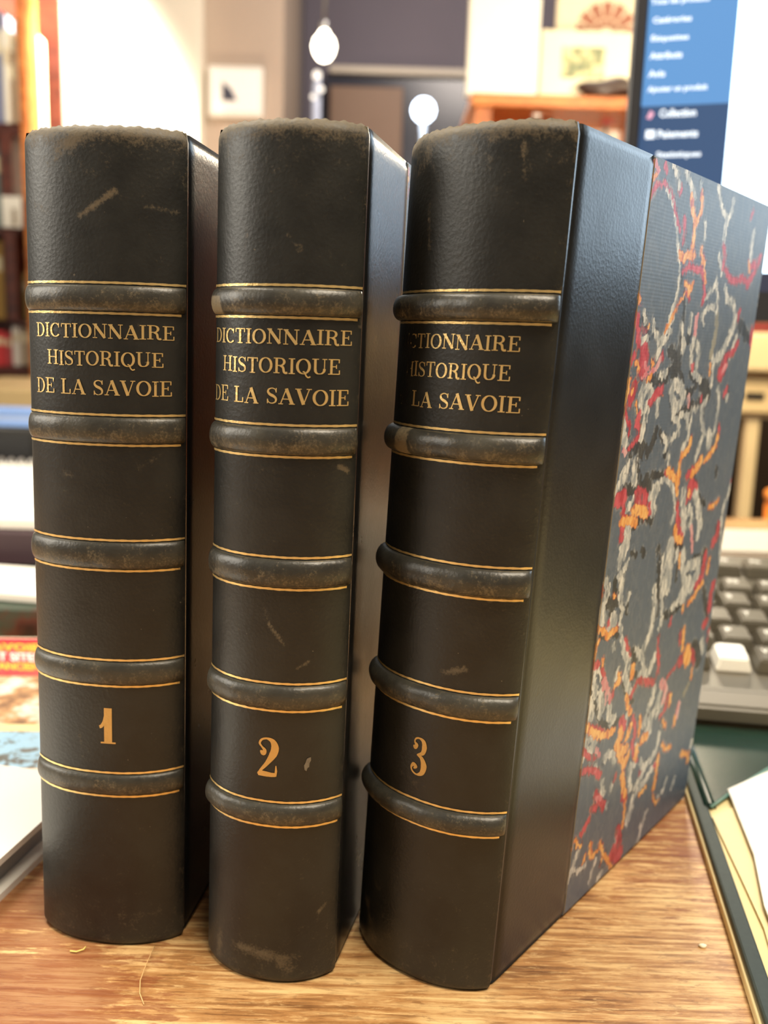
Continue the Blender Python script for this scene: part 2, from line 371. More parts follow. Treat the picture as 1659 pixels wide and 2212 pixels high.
bm = nb(); tube(bm, [(0, 0, 0.01), (0, 0, at(1020, 120, 3.4).z - FLOOR)], 0.016, 12); obj('pole', bm, plain('lilac_enamel', rgb(150, 158, 200), 0.4), t, True)
bm = nb(); lathe(bm, [(0.1, 0), (0.1, 0.012), (0.018, 0.03)]); obj('base', bm, M_chrome, t, True)

# ------------------------------------------------------------------ bookcase on the left
YB = 2.35
x0, x1, zs0, zs1 = fr(-160, 268, 60, 290, YB)
t = thing('bookcase', 'dark red wooden bookcase with filled shelves at the left edge', 'bookcase', (x1, YB, FLOOR))
def rel(px0, py0, px1, py1, Y, dy0, dy1, T, bev=0.0):
    a, b, c, d = fr(px0, py0, px1, py1, Y); L = T.location
    return bbox(a - L.x, b - L.x, Y + dy0 - L.y, Y + dy1 - L.y, c - L.z, d - L.z, bev=bev)
obj('shelf', rel(-160, 268, 44, 290, YB, 0, 0.28, t), M_dkwood, t)
obj('shelf', rel(-160, 492, 44, 506, YB, 0, 0.28, t), M_dkwood, t)
obj('shelf', rel(-160, 792, 62, 806, YB, 0, 0.28, t), M_dkwood, t)
obj('shelf', rel(36, 694, 64, 702, YB, 0, 0.28, t), M_dkwood, t)
a = rel(12, 289, 36, 692, YB, -0.015, 0.28, t); obj('divider', a, M_dkwood, t)
L = t.location
a, b, c, d = fr(45, -120, 62, 420, YB)
obj('upright', bbox(a - L.x, b - L.x, -0.02, 0.07, c - L.z, d - L.z, bev=0.003), M_orwood, t)
zu = c - L.z; a, b, c, d = fr(66, 430, 84, 900, YB)
obj('upright', bbox(a - L.x, b - L.x, -0.02, 0.29, 0, zu, bev=0.003), M_orwood, t)
a, b, c, d = fr(-160, -120, 46, 420, YB)
obj('back_panel', bbox(a - L.x, b - L.x, 0.28, 0.29, 0, d - L.z), M_dkwood, t)
obj('upright', bbox(a - L.x - 0.02, a - L.x, -0.02, 0.29, 0, d - L.z, bev=0.003), M_dkwood, t)
def shelf_book(px0, py0, px1, py1, c, label, grp, Y=YB + 0.03, dep=0.17, band=None):
    a, b, z0, z1 = fr(px0, py0, px1, py1, Y)
    T = thing('book', label, 'book', ((a + b) / 2, Y, z0), 0, grp); w = (b - a) / 2; h = z1 - z0
    mt = plain('book_cloth', c, 0.6, var=0.1)
    obj('cover', bbox(-w, w, 0, dep, 0, h, bev=min(0.003, w * 0.3)), mt, T)
    obj('spine_label', bbox(-w * 0.8, w * 0.8, -0.001, 0.0005, h * 0.62, h * 0.8), plain('spine_label_paper', band or rgb(220, 205, 170), 0.6), T)
    return T
G1 = 'books on the upper shelf of the dark bookcase'
shelf_book(-16, 20, 6, 266, rgb(120, 124, 150), 'grey-blue book leftmost on the upper bookcase shelf', G1)
shelf_book(7, 60, 20, 266, rgb(240, 232, 214), 'thin white book beside the grey-blue one on the upper shelf', G1)
shelf_book(21, 110, 31, 266, rgb(150, 120, 92), 'narrow tan book on the upper shelf between two white ones', G1)
shelf_book(32, 40, 45, 266, rgb(238, 222, 190), 'cream book against the orange upright on the upper shelf', G1)
G2 = 'books on the lower shelves of the dark bookcase'
shelf_book(-30, 300, 8, 490, rgb(96, 118, 116), 'teal book on the shelf below the top shelf', G2)
shelf_book(-20, 520, 9, 690, rgb(166, 128, 60), 'ochre book left of the dark divider', G2)
shelf_book(-14, 715, 11, 791, rgb(196, 52, 56), 'bright red book on the lowest visible shelf', G2)
shelf_book(13.5, 720, 25, 791, rgb(176, 70, 74), 'faded red book next to the bright red one', G2)
shelf_book(26, 704, 43, 791, rgb(236, 226, 214), 'white book right of the faded red book', G2)
shelf_book(43, 590, 63, 693, rgb(172, 150, 92), 'olive book right of the dark divider', G2)
shelf_book(45, 706, 63, 790, rgb(176, 156, 130), 'tan book right of the white book on the lowest shelf', G2)
a, b, z0, z1 = fr(4, 424, 45, 491, YB - 0.03)
T = thing('photo_card', 'small cream card standing before the dark divider', 'card', ((a + b) / 2, YB - 0.03, z0))
w = (b - a) / 2; h = z1 - z0
obj('card', bbox(-w, w, 0, 0.004, 0, h), M_white, T); obj('printed_figure', bbox(w * 0.1, w * 0.55, -0.001, 0.0, h * 0.05, h * 0.6), plain('grey_print', rgb(150, 132, 108), 0.6), T)
a, b, z0, z1 = fr(40, 530, 62, 588, YB + 0.05)
T = thing('ornament', 'small black and white figure above the olive book', 'ornament', ((a + b) / 2, YB + 0.06, z0))
w = (b - a) / 2; h = z1 - z0
bm = nb(); lathe(bm, [(w * 0.8, 0), (w * 0.9, h * 0.1), (w * 0.6, h * 0.3), (w * 0.7, h * 0.45)], n=16); obj('body', bm, M_black, T, True)
bm = nb(); lathe(bm, [(w * 0.6, h * 0.45), (w * 0.9, h * 0.6), (w * 0.8, h * 0.85), (w * 0.3, h)], n=16); obj('head', bm, M_white, T, True)

# ------------------------------------------------------------------ prints, shelf and things at the right
YC = 1.85
x0, x1, z0, z1 = fr(1028, 208, 1420, 236, YC)
t = thing('wall_cabinet', 'orange wooden open cabinet holding prints, behind the monitor', 'cabinet', ((x0 + x1) / 2, YC, FLOOR))
L = t.location; w = (x1 - x0) / 2
obj('top_board', bbox(-w - 0.01, w + 0.01, -0.01, 0.32, z0 - L.z, z1 - L.z, bev=0.003), M_orwood, t)
zl = at(1200, 420, YC).z
obj('side_panel', bbox(-w, -w + 0.03, 0, 0.31, 0.0, z0 - L.z - 0.0005), M_orwood, t)
obj('side_panel', bbox(w - 0.03, w, 0, 0.31, 0.0, z0 - L.z - 0.0005), M_orwood, t)
obj('shelf', bbox(-w + 0.03, w - 0.03, 0, 0.30, zl - L.z - 0.03, zl - L.z), M_orwood, t)
obj('back_panel', bbox(-w + 0.03, w - 0.03, 0.30, 0.31, 0, z0 - L.z - 0.0005), M_orwood, t)
ZT = z1; ZS = zl
def standing(name, px0, py0, px1, py1, Y, label, cat, zb, thick=0.012, mt=None):
    a, b, z0, z1 = fr(px0, py0, px1, py1, Y)
    T = thing(name, label, cat, ((a + b) / 2, Y, zb)); w = (b - a) / 2
    obj('board', bbox(-w, w, 0, thick, 0, z1 - zb, bev=0.002), mt or M_paper, T)
    return T, w, z1 - zb
standing('mounted_print', 1012, -40, 1166, 208, YC + 0.02, 'large blank cream board standing on the left end of the cabinet', 'print', ZT, 0.03, M_white)
T, w, h = standing('fan_print', 1200, -60, 1420, 208, YC + 0.20, 'ivory sheet with a red-brown fan motif behind the landscape print', 'print', ZT, 0.01, M_paper)
M_fan = plain('red_brown_ink', rgb(164, 106, 86), 0.6); bm = nb()
cx, cz = at(1310, 75, YC + 0.195).x - T.location.x, at(1310, 75, YC + 0.195).z - ZT
for i in range(7):
    a = pi * (0.06 + 0.88 * i / 6)
    for r0, r1, hw in ((0.016, 0.030, 0.006), (0.032, 0.064, 0.0115)):
        d = Vector((math.cos(a), 0, math.sin(a))); n_ = Vector((-math.sin(a), 0, math.cos(a)))
        P = [Vector((cx, -0.001, cz)) + d * r0 - n_ * hw * 0.6, Vector((cx, -0.001, cz)) + d * r0 + n_ * hw * 0.6, Vector((cx, -0.001, cz)) + d * r1 + n_ * hw, Vector((cx, -0.001, cz)) + d * r1 - n_ * hw]
        bm.faces.new([bm.verts.new(p) for p in P])
bmesh.ops.recalc_face_normals(bm, faces=bm.faces[:])
obj('fan_motif', bm, M_fan, T)
T, w, h = standing('landscape_print', 1168, 66, 1372, 208, YC + 0.07, 'cream mounted print with a small green landscape, before the fan sheet', 'print', ZT, 0.012, M_paper)
k = NT('landscape_ink'); v = k.coord(); f = k.noise(v, 38, 5, 0.6)
k.set('Base Color', k.ramp(f, [(0.35, rgb(66, 82, 84)), (0.5, rgb(140, 146, 108)), (0.62, rgb(226, 214, 170))])); k.set('Roughness', 0.6)
a, b, c, d = fr(1213, 102, 1306, 170, YC + 0.07); Lc = T.location
obj('picture', bbox(a - Lc.x, b - Lc.x, -0.002, 0.0, c - Lc.z, d - Lc.z), k.m, T)
# dark elongated object lying on the cabinet top
p = at(1310, 190, YC - 0.0); a = at(1250, 195, YC).x; b = at(1400, 190, YC).x
T = thing('carved_figure', 'dark brown carving lying on the cabinet before the prints', 'carving', ((a + b) / 2, YC + 0.03, ZT))
bm = nb(); bmesh.ops.create_uvsphere(bm, u_segments=20, v_segments=12, radius=1)
for v in bm.verts: v.co = Vector((v.co.x * (b - a) / 2, v.co.y * 0.025, 0.021 + 0.021 * v.co.z * (1 - 0.30 * v.co.x ** 2) + 0.004 * math.sin(v.co.x * 5)))
obj('body', bm, plain('dark_bronze', rgb(58, 40, 34), 0.4), T, True)
bm = nb(); tube(bm, [(0.02, -0.01, 0.018), (0.05, -0.018, 0.008), (0.07, -0.026, 0.004)], 0.004); obj('foot', bm, plain('dark_bronze_foot', rgb(58, 40, 34), 0.4), T, True)
# contents of the cabinet
p = at(1168, 238, YC + 0.0); r = 0.010
T = thing('small_ball', 'small white ball under the front edge of the cabinet top', 'ball', (p.x, YC - 0.002, p.z))
T.location = (p.x, YC + 0.02, ZS + r)
pz = at(1168, 238, YC + 0.02).z
T.location = (p.x, YC + 0.05, ZS)
bm = nb(); lathe(bm, [(0.02, 0), (0.02, 0.006), (0.006, 0.012), (0.005, pz - ZS - r * 0.6)], n=16); obj('stand', bm, M_grey, T, True)
bm = nb(); bmesh.ops.create_uvsphere(bm, u_segments=16, v_segments=12, radius=r, matrix=Matrix.Translation((0, 0, pz - ZS))); obj('knob', bm, plain('glossy_white', rgb(250, 246, 238), 0.2), T, True)
T, w, h = standing('white_folder', 1186, 244, 1382, 420, YC + 0.16, 'white folder standing inside the cabinet', 'folder', ZS, 0.02, M_white)
a, b, c, d = fr(1288, 232, 1333, 264, YC + 0.08)
T = thing('red_rosette', 'red star-shaped rosette standing before the white folder', 'ornament', ((a + b) / 2, YC + 0.08, ZS))
M_red = plain('red_felt', rgb(176, 34, 34), 0.6); hz = (c + d) / 2 - ZS; r = (b - a) / 2
bm = nb(); prism(bm, [((r if i % 2 == 0 else r * 0.62) * math.cos(2 * pi * i / 14), (r if i % 2 == 0 else r * 0.62) * math.sin(2 * pi * i / 14)) for i in range(14)], -0.006, 0.006)
bmesh.ops.transform(bm, matrix=Matrix(((1, 0, 0, 0), (0, 0, -1, 0), (0, 1, 0, hz), (0, 0, 0, 1))), verts=bm.verts[:]); bmesh.ops.recalc_face_normals(bm, faces=bm.faces[:])
obj('rosette', bm, M_red, T)
bm = nb(); tube(bm, [(0, 0, 0.004), (0, 0, hz - r * 0.6)], 0.004); obj('stem', bm, M_grey, T, True)
bm = nb(); lathe(bm, [(0.025, 0), (0.025, 0.006), (0.004, 0.01)], n=16); obj('foot', bm, M_grey, T, True)

# ------------------------------------------------------------------ monitor
YM = 0.62; YAW = -0.30
pa = at(1375, 0, YM); pb = at(1354, 303, YM)
MX = (pa.x + pb.x) / 2
zbot = 0.202
T = thing('monitor', 'black-framed computer monitor showing a blue menu and a white page', 'monitor', (MX, YM, 0), YAW)
MM = Matrix.Translation((MX, YM, 0)) @ Matrix.Rotation(YAW, 4, 'Z'); MI = MM.inverted(); MN = (MM.to_3x3() @ Vector((0, 1, 0)))
def onm(px, py, off=0.0):
    d = ray(px, py); P0 = Vector((MX, YM, 0)) + MN * off
    q = CAMLOC + d * ((P0 - CAMLOC).dot(MN) / d.dot(MN)); return MI @ q
MW, MH = 0.56, 0.335; BZ = onm(1396, 60).x
obj('casing', bbox(0, MW, 0.0025, 0.028, zbot, zbot + MH, bev=0.003), M_black, T)
fz = nb()
box(fz, 0, BZ, -0.002, 0.003, zbot, zbot + MH, bev=0.0008); box(fz, MW - BZ, MW, -0.002, 0.003, zbot, zbot + MH, bev=0.0008)
box(fz, BZ, MW - BZ, -0.002, 0.003, zbot, zbot + 0.018); box(fz, BZ, MW - BZ, -0.002, 0.003, zbot + MH - 0.012, zbot + MH)
obj('bezel', fz, plain('black_bezel', rgb(42, 42, 46), 0.35), T)
obj('bezel_edge', bbox(-0.0012, 0.0, -0.0015, 0.02, zbot, zbot + MH), M_chrome, T)['label'] = 'thin silver rim on the left side of the bezel'
SX0, SX1, SZ0, SZ1 = BZ + 0.0005, MW - BZ, zbot + 0.018, zbot + MH - 0.012
mxr = onm(1598, 0).x
def scr(name, x0, x1, z0, z1, y, m): return obj(name, bbox(x0, x1, y, 0.0024, z0, z1), m, T)
zsub = onm(1480, 226).z
G_page = glow('white_screen_page', (0.66, 0.84, 1, 1), 5.0)
scr('screen_page', mxr, SX1, SZ0 + 0.012, SZ1, 0.0004, G_page)
scr('task_bar', SX0, SX1, SZ0, SZ0 + 0.0118, 0.0004, glow('dark_task_bar', rgb(62, 66, 92), 0.6))
scr('menu_panel', SX0, mxr, zsub, SZ1, 0.0004, glow('light_blue_menu', rgb(98, 158, 218), 1.0))
scr('menu_panel', SX0, mxr, SZ0 + 0.012, zsub, 0.0004, glow('dark_blue_menu', rgb(52, 88, 132), 0.9))
G_txt = glow('white_menu_text', (0.9, 0.96, 1, 1), 1.6)
def text_mesh(s, size=1.0):
    cu = bpy.data.curves.new('txt', 'FONT'); cu.body = s; cu.size = size; cu.resolution_u = 2; cu.offset = 0.03
    o = bpy.data.objects.new('txt', cu); COL.objects.link(o)
    bpy.context.view_layer.update()
    dg = bpy.context.evaluated_depsgraph_get(); me = bpy.data.meshes.new_from_object(o.evaluated_get(dg))
    bpy.data.objects.remove(o); bpy.data.curves.remove(cu); return me
def put_text(s, M_fun, m, parent, name):
    me = text_mesh(s); bm = nb(); bm.from_mesh(me); bpy.data.meshes.remove(me)
    xs = [v.co.x for v in bm.verts]; ys = [v.co.y for v in bm.verts]
    a, b, c, d = min(xs), max(xs), min(ys), max(ys)
    for v in bm.verts: v.co = M_fun((v.co.x - a) / (b - a), (v.co.y - c) / (d - c))
    return obj(name, bm, m, parent)
def menu(s, px0, px1, py, hpx=15):
    A = onm(px0, py + hpx / 2); B = onm(px1, py + hpx / 2); C = onm(px0, py - hpx / 2)
    put_text(s, lambda u, v: Vector((A.x + (B.x - A.x) * u, 0.0, A.z + (C.z - A.z) * v)), G_txt, T, 'menu_text')
for s, a, b, y, hh in (('Tous les produits', 1406, 1532, 6, 16), ('Catégories', 1410, 1493, 46, 17), ('Étiquettes', 1406, 1487, 84, 18), ('Attributs', 1403, 1473, 121, 15),
                   ('Avis', 1400, 1436, 160, 15), ('Ajouter un produit', 1398, 1527, 195, 16), ('Collection', 1424, 1503, 245, 18), ('Paiements', 1420, 1507, 290, 17), ('Statistiques', 1417, 1513, 336, 16)):
    menu(s, a, b, y, hh)
A = onm(1394, 300); B = onm(1415, 281); obj('menu_icon', bbox(A.x, B.x, -0.0003, 0.0002, A.z, B.z), G_txt, T)
bm = nb(); A = onm(1396, 256); B = onm(1414, 238)
prism(bm, [(A.x, A.z), (A.x + 0.0028, A.z - 0.0006), (B.x, B.z - 0.002), (B.x - 0.0025, B.z)], 0, 0.0004)
bmesh.ops.transform(bm, matrix=Matrix(((1, 0, 0, 0), (0, 0, -1, 0.0001), (0, 1, 0, 0), (0, 0, 0, 1))), verts=bm.verts[:]); bmesh.ops.recalc_face_normals(bm, faces=bm.faces[:])
obj('menu_icon', bm, glow('pink_icon', rgb(236, 170, 190), 1.3), T)['label'] = 'pink pen-shaped icon'
bm = nb(); box(bm, MW / 2 + 0.03, MW / 2 + 0.09, 0.029, 0.045, 0.012, zbot + 0.12, bev=0.003); obj('stand_neck', bm, M_black, T)
bm = nb(); box(bm, MW / 2 - 0.04, MW / 2 + 0.16, 0.025, 0.15, 0.0, 0.012, bev=0.004); obj('stand_base', bm, M_black, T)

# ------------------------------------------------------------------ desk
T = thing('desk', 'worn reddish-brown wooden desk carrying the three leather books', 'desk', (0, 0, 0))
obj('desk_top', bbox(-0.75, 0.80, -0.25, 1.02, -0.032, 0.0, bev=0.002), M_desk, T)
for sx in (-0.72, 0.71):
    for sy in (-0.22, 0.93): obj('leg', bbox(sx, sx + 0.06, sy, sy + 0.06, FLOOR, -0.0325), M_dkwood, T)

# side table behind the desk at the right
YT = 1.75
x0, x1, z0, z1 = fr(1560, 722, 1900, 806, YT)
T = thing('side_table', 'cream wooden side table with one drawer behind the keyboard', 'table', ((x0 + x1) / 2, YT, FLOOR)); L = T.location; w = (x1 - x0) / 2
obj('table_top', bbox(-w, w, -0.02, 0.35, z0 - L.z, z1 - L.z, bev=0.006), M_cream, T)
za = at(1640, 905, YT).z - L.z
obj('apron', bbox(-w + 0.02, w - 0.02, 0.02, 0.33, za, z0 - L.z - 0.0005), M_cream, T)
a, b, c, d = fr(1602, 822, 1860, 896, YT)
dr = obj('drawer', bbox(a - L.x, b - L.x, 0.004, 0.02, c - L.z, d - L.z, bev=0.003), plain('cream_drawer_front', rgb(206, 180, 134), 0.5, scale=12), T)
a, b, c, d = fr(1612, 848, 1652, 862, YT)
obj('drawer_slot', bbox(a - L.x, b - L.x, 0.0, 0.0045, c - L.z, d - L.z), M_black, dr)['label'] = 'dark finger slot in the drawer front'
for px in (1614, 1860):
    for dy in (0.02, 0.27):
        q = at(px, 1000, YT).x - L.x; obj('leg', bbox(q, q + 0.026, dy, dy + 0.026, 0, za - 0.0005, bev=0.004), M_cream, T)
zt = z1
x0, x1, z0, z1 = fr(1590, 692, 1800, 720, YT)
T = thing('book', 'dark red book lying flat on the cream side table', 'book', ((x0 + x1) / 2, YT + 0.03, zt)); w = (x1 - x0) / 2
M_dred = plain('dark_red_cloth', rgb(112, 40, 38), 0.5); hh = max(0.024, z1 - zt)
obj('cover', bbox(-w, w, 0, 0.003 + 0.2, 0, 0.004), M_dred, T); obj('cover', bbox(-w, w, 0, 0.203, hh - 0.004, hh), M_dred, T); obj('cover_spine', bbox(-w, w, -0.004, 0.0, 0, hh, bev=0.001), M_dred, T)
obj('page_block', bbox(-w + 0.004, w - 0.004, 0.0005, 0.197, 0.0045, hh - 0.0045), M_paper, T)
x0, x1, z0, z1 = fr(1560, 900, 1700, 1300, 2.3)
T = thing('gap_filler', 'dark brown cupboard added to darken the gap behind the cream side table', 'filler', ((x0 + x1) / 2 + 0.25, 2.32, FLOOR)); w = (x1 - x0) / 2 + 0.25  # block added to keep the gap beside the table leg dark
obj('body', bbox(-w, w, 0, 0.4, 0, 0.90, bev=0.01), plain('umber_filler', rgb(58, 42, 26), 0.6, scale=10), T); obj('top_board', bbox(-w - 0.01, w + 0.01, -0.01, 0.41, 0.9005, 0.93, bev=0.006), plain('umber_top', rgb(80, 60, 38), 0.6, scale=10), T)
x0, x1, z0, z1 = fr(1690, 1078, 1740, 1150, 1.2)
T = thing('waste_bin', 'orange bin behind the desk at the right edge', 'bin', ((x0 + x1) / 2 + 0.03, 1.25, FLOOR))
hh = at(1655, 1075, 1.2).z - FLOOR; r = (x1 - x0) / 2 + 0.03
bm = nb(); lathe(bm, [(r * 0.8, 0), (r, hh - 0.012)], n=32); obj('bin_body', bm, plain('orange_plastic', rgb(226, 128, 44), 0.4), T, True)
bm = nb(); lathe(bm, [(r * 1.03, hh - 0.0118), (r * 1.05, hh - 0.006), (r * 1.03, hh)], n=32); obj('rim', bm, plain('orange_rim', rgb(232, 140, 54), 0.4), T, True)

# ------------------------------------------------------------------ desk pad, papers and keyboard at the right
z = 0.006
A = desk(1484, 1700, z); Bp = desk(1648, 2212, z); dv = (A - Bp).normalized()      # left edge of the pad
nv = Vector((dv.y, -dv.x, 0))
ang = math.atan2(-dv.x, dv.y)
T = thing('desk_pad', 'dark green leather desk pad with cream blotting paper', 'desk pad', (Bp.x, Bp.y, 0), ang)
PL = 0.62; PW = 0.46; Y0 = -0.16
Mloc = (Matrix.Translation((Bp.x, Bp.y, 0)) @ Matrix.Rotation(ang, 4, 'Z')).inverted()
def dl(px, py, z): return Mloc @ desk(px, py, z)
top = dl(1484, 1560, z).y + 0.12
obj('backing_board', bbox(0.0, PW, Y0, top, 0.0, 0.0034, bev=0.0006), plain('cream_board_edge', rgb(222, 202, 150), 0.6), T)
obj('green_border', bbox(0.0009, 0.0062, Y0, top, 0.0035, 0.0056, bev=0.0008), M_greenedge, T)['label'] = 'worn green leather edging strip'
ya = dl(1530, 1742, 0.006); yb = dl(1659, 1662, 0.006)
slope = (yb.y - ya.y) / (yb.x - ya.x)
bm = nb(); prism(bm, [(0.0064, ya.y + 0.001), (ya.x + 0.0, ya.y), (PW, ya.y + slope * (PW - ya.x)), (PW, top), (0.0064, top)], 0.0035, 0.0062)
obj('green_corner', bm, M_green, T)['label'] = 'glossy dark green leather corner panel'
bm = nb(); tube(bm, [(ya.x + 0.001, ya.y - 0.0003, 0.006), (0.5 * (ya.x + yb.x), 0.5 * (ya.y + yb.y), 0.0062), (PW * 0.8, ya.y + slope * (PW * 0.8 - ya.x), 0.006)], 0.0007); obj('corner_piping', bm, plain('teal_edge', rgb(96, 134, 124), 0.35), T, True)
bm = nb(); tube(bm, [(0.0068, ya.y + 0.0015, 0.0046), (0.0068, top, 0.0046)], 0.0026, 20); obj('rolled_edge', bm, M_green, T, True)
obj('blotting_paper', bbox(0.0064, PW, Y0, top, 0.0035, 0.0044), M_manila, T)
# loose papers on the pad
def paper(name, pts, z, label, mt, th=0.0008):
    P = [desk(a, b, z) for a, b in pts]; c = Vector((sum(p.x for p in P) / len(P), sum(p.y for p in P) / len(P), z))
    o_bm = nb(); prism(o_bm, [(p.x - c.x, p.y - c.y) for p in P], 0, th)
    o = obj(name, o_bm, mt); o.location = c
    return o
tag(paper('envelope', [(1538, 1768), (1660, 1712), (1760, 1700), (1800, 2290), (1700, 2290), (1690, 2150), (1650, 2010), (1600, 1900)], 0.0046, 'cream folded envelope with a torn edge on the desk pad', plain('cream_envelope', rgb(230, 212, 160), 0.6, var=0.06, scale=80)), 'cream envelope with torn edge lying on the desk pad', 'envelope')
tag(paper('paper_sheet', [(1572, 1708), (1680, 1660), (1860, 1640), (1900, 2100), (1690, 2060), (1650, 1960), (1628, 1850)], 0.0066, '', M_white), 'bright white sheet of paper on the desk pad', 'paper')

# keyboard
zk = 0.022
A = desk(1480, 1478, zk + 0.004); Bk = desk(1659, 1492, zk + 0.004)
ang = math.atan2(Bk.y - A.y, Bk.x - A.x)
Fk = desk(1500, 1560, 0.008)
T = thing('keyboard', 'dark computer keyboard with one key whitened for a reflection, behind the marbled book', 'keyboard', (Fk.x, Fk.y, 0.0066), ang)
KM = (Matrix.Translation((Fk.x, Fk.y, 0.0066)) @ Matrix.Rotation(ang, 4, 'Z')).inverted()
KD = 0.178; KX0, KX1 = -0.06, 0.30
bm = nb(); prof = [(0.0, 0.002), (0.0, 0.010), (0.006, 0.017), (0.022, 0.019), (KD, 0.046), (KD + 0.004, 0.042), (KD + 0.004, 0.030)]
va = [bm.verts.new((KX0, y, z)) for y, z in prof]; vb = [bm.verts.new((KX1, y, z)) for y, z in prof]
for i in range(len(prof)): j = (i + 1) % len(prof); bm.faces.new((va[i], vb[i], vb[j], va[j]))
bm.faces.new(va[::-1]); bm.faces.new(vb); bmesh.ops.recalc_face_normals(bm, faces=bm.faces[:])
bmesh.ops.bevel(bm, geom=[e for e in bm.edges if abs(e.verts[0].co.x - e.verts[1].co.x) > 0.1], offset=0.0012, segments=2, affect='EDGES')
obj('case', bm, M_keybase, T)
for x in (KX0 + 0.03, KX1 - 0.05):
    obj('foot', bbox(x, x + 0.02, 0.01, 0.02, 0.0, 0.0022), M_black, T); obj('tilt_foot', bbox(x, x + 0.02, KD - 0.012, KD - 0.006, 0.0, 0.0302), M_black, T)
def key_bm(x, y, w, d, zb):
    bm = nb(); h = 0.0075; i = 0.0022
    lo = [(x, y), (x + w, y), (x + w, y + d), (x, y + d)]; hi = [(x + i, y + i * 0.9), (x + w - i, y + i * 0.9), (x + w - i, y + d - i * 0.7), (x + i, y + d - i * 0.7)]
    a = [bm.verts.new((p[0], p[1], zb)) for p in lo]; b = [bm.verts.new((p[0], p[1], zb + h)) for p in hi]
    bm.faces.new(b); bm.faces.new(a[::-1])
    for q in range(4): bm.faces.new((a[q], a[(q + 1) % 4], b[(q + 1) % 4], b[q]))
    bmesh.ops.bevel(bm, geom=bm.edges[:], offset=0.0009, segments=2, affect='EDGES')
    return bm
legends = ['ALT', 'W', 'X', 'C', 'V', 'B', 'N', '?', 'Q', 'S', 'D', 'F', 'G', 'H', 'J', 'K', 'A', 'Z', 'E', 'R', 'T', 'Y', 'U', 'I', '1', '2', '3', '4', '5', '6', '7', '8', 'F1', 'F2', 'F3', 'F4', 'F5', 'F6', 'F7', 'F8']
pitch = 0.0195
wk = KM @ desk(1560, 1405, 0.032)
xoff = wk.x - 0.0062 - pitch * 3
offs = (0.0, 0.006, 0.000, -0.005, 0.0)
for r in range(6):
    yb = 0.0235 + r * 0.0212 + (0.011 if r == 5 else 0); zb = 0.0190 + (yb - 0.022) * 0.173
    KR = Matrix.Translation((0, yb, zb)) @ Matrix.Rotation(math.atan(0.173), 4, 'X') @ Matrix.Translation((0, -yb, -zb))
    for c in range(15):
        x = xoff + offs[min(r, 4)] + (c + (0 if r == 0 else 0.0)) * pitch + (0.0 if r == 0 else 0.0)
        white = (r == 0 and c == 3)
        kb_ = key_bm(x, yb, pitch - 0.0016, 0.0192, zb); bmesh.ops.transform(kb_, matrix=KR, verts=kb_.verts[:])
        ko = obj('key', kb_, plain('reflection_keycap', rgb(246, 242, 232), 0.35, var=0.01) if white else M_key, T)  # one key coloured white to stand for light reflecting off it
        if white: ko['label'] = 'keycap coloured white for a light reflection'
        else:
            s = (legends + ['F%d' % q for q in range(1, 9)])[(r * 8 + c) % 48]; ww = 0.0032 if len(s) == 1 else 0.006
            put_text(s, lambda u, v: KR @ Vector((x + 0.0042 + u * ww, yb + 0.0095 + v * 0.0042, zb + 0.00765)), M_white, ko, 'key_legend')
# white paper block behind the keyboard
q0 = desk(1545, 1188, 0.014); q1 = desk(1690, 1143, 0.012)
T = thing('note_block', 'white block of note paper behind the keyboard', 'paper block', (q0.x - 0.03, q0.y, 0.0), 0.0)
q2 = desk(1560, 1190, 0.0)
obj('sheets', bbox(0, 0.16, 0, 0.10, 0, 0.014, bev=0.0008), M_white, T); obj('glued_edge', bbox(0.0, 0.16, 0.1002, 0.1012, 0, 0.0135), plain('cream_glue', rgb(236, 206, 130), 0.5), T)

# ------------------------------------------------------------------ things at the left of the desk
def slab(name, P, z0, z1, mt, parent=None, origin=None):
    o = origin or Vector((0, 0, 0)); bm = nb(); prism(bm, [(p.x - o.x, p.y - o.y) for p in P], z0, z1); return obj(name, bm, mt, parent)
# white hardcover lying in front at the left
t_ = 0.0145
C0 = desk(93, 1857, 0.0); C1 = desk(0, 1948, 0.0)
e1 = (C1 - C0).normalized(); e2 = Vector((e1.y, -e1.x, 0))
if e2.x > 0: e2 = -e2
far = desk(70, 1720, t_)
ang = math.atan2(e1.y, e1.x)
Q = C0 - e1 * 0.035
LL, WW = 0.20, 0.15
T = thing('book', 'thick white hardcover lying flat at the left beside volume one', 'book', (Q.x, Q.y, 0))
def quad(i, l0=0.0): 
    a = Vector((0, 0, 0)) + e1 * (l0 + i) + e2 * i; return [a, a + e1 * (LL - 2 * i), a + e1 * (LL - 2 * i) + e2 * (WW - 2 * i), a + e2 * (WW - 2 * i)]
M_gloss = plain('glossy_white_cover', rgb(234, 232, 226), 0.25, var=0.02)
slab('cover_board', quad(0), 0.0, 0.0024, M_gloss, T); slab('cover_board', quad(0), t_ - 0.0024, t_, M_gloss, T)
slab('page_block', quad(0.005), 0.00245, t_ - 0.00245, plain('shade_grey_page_edges', rgb(150, 148, 146), 0.5), T)  # page grey includes the shade between the cover boards
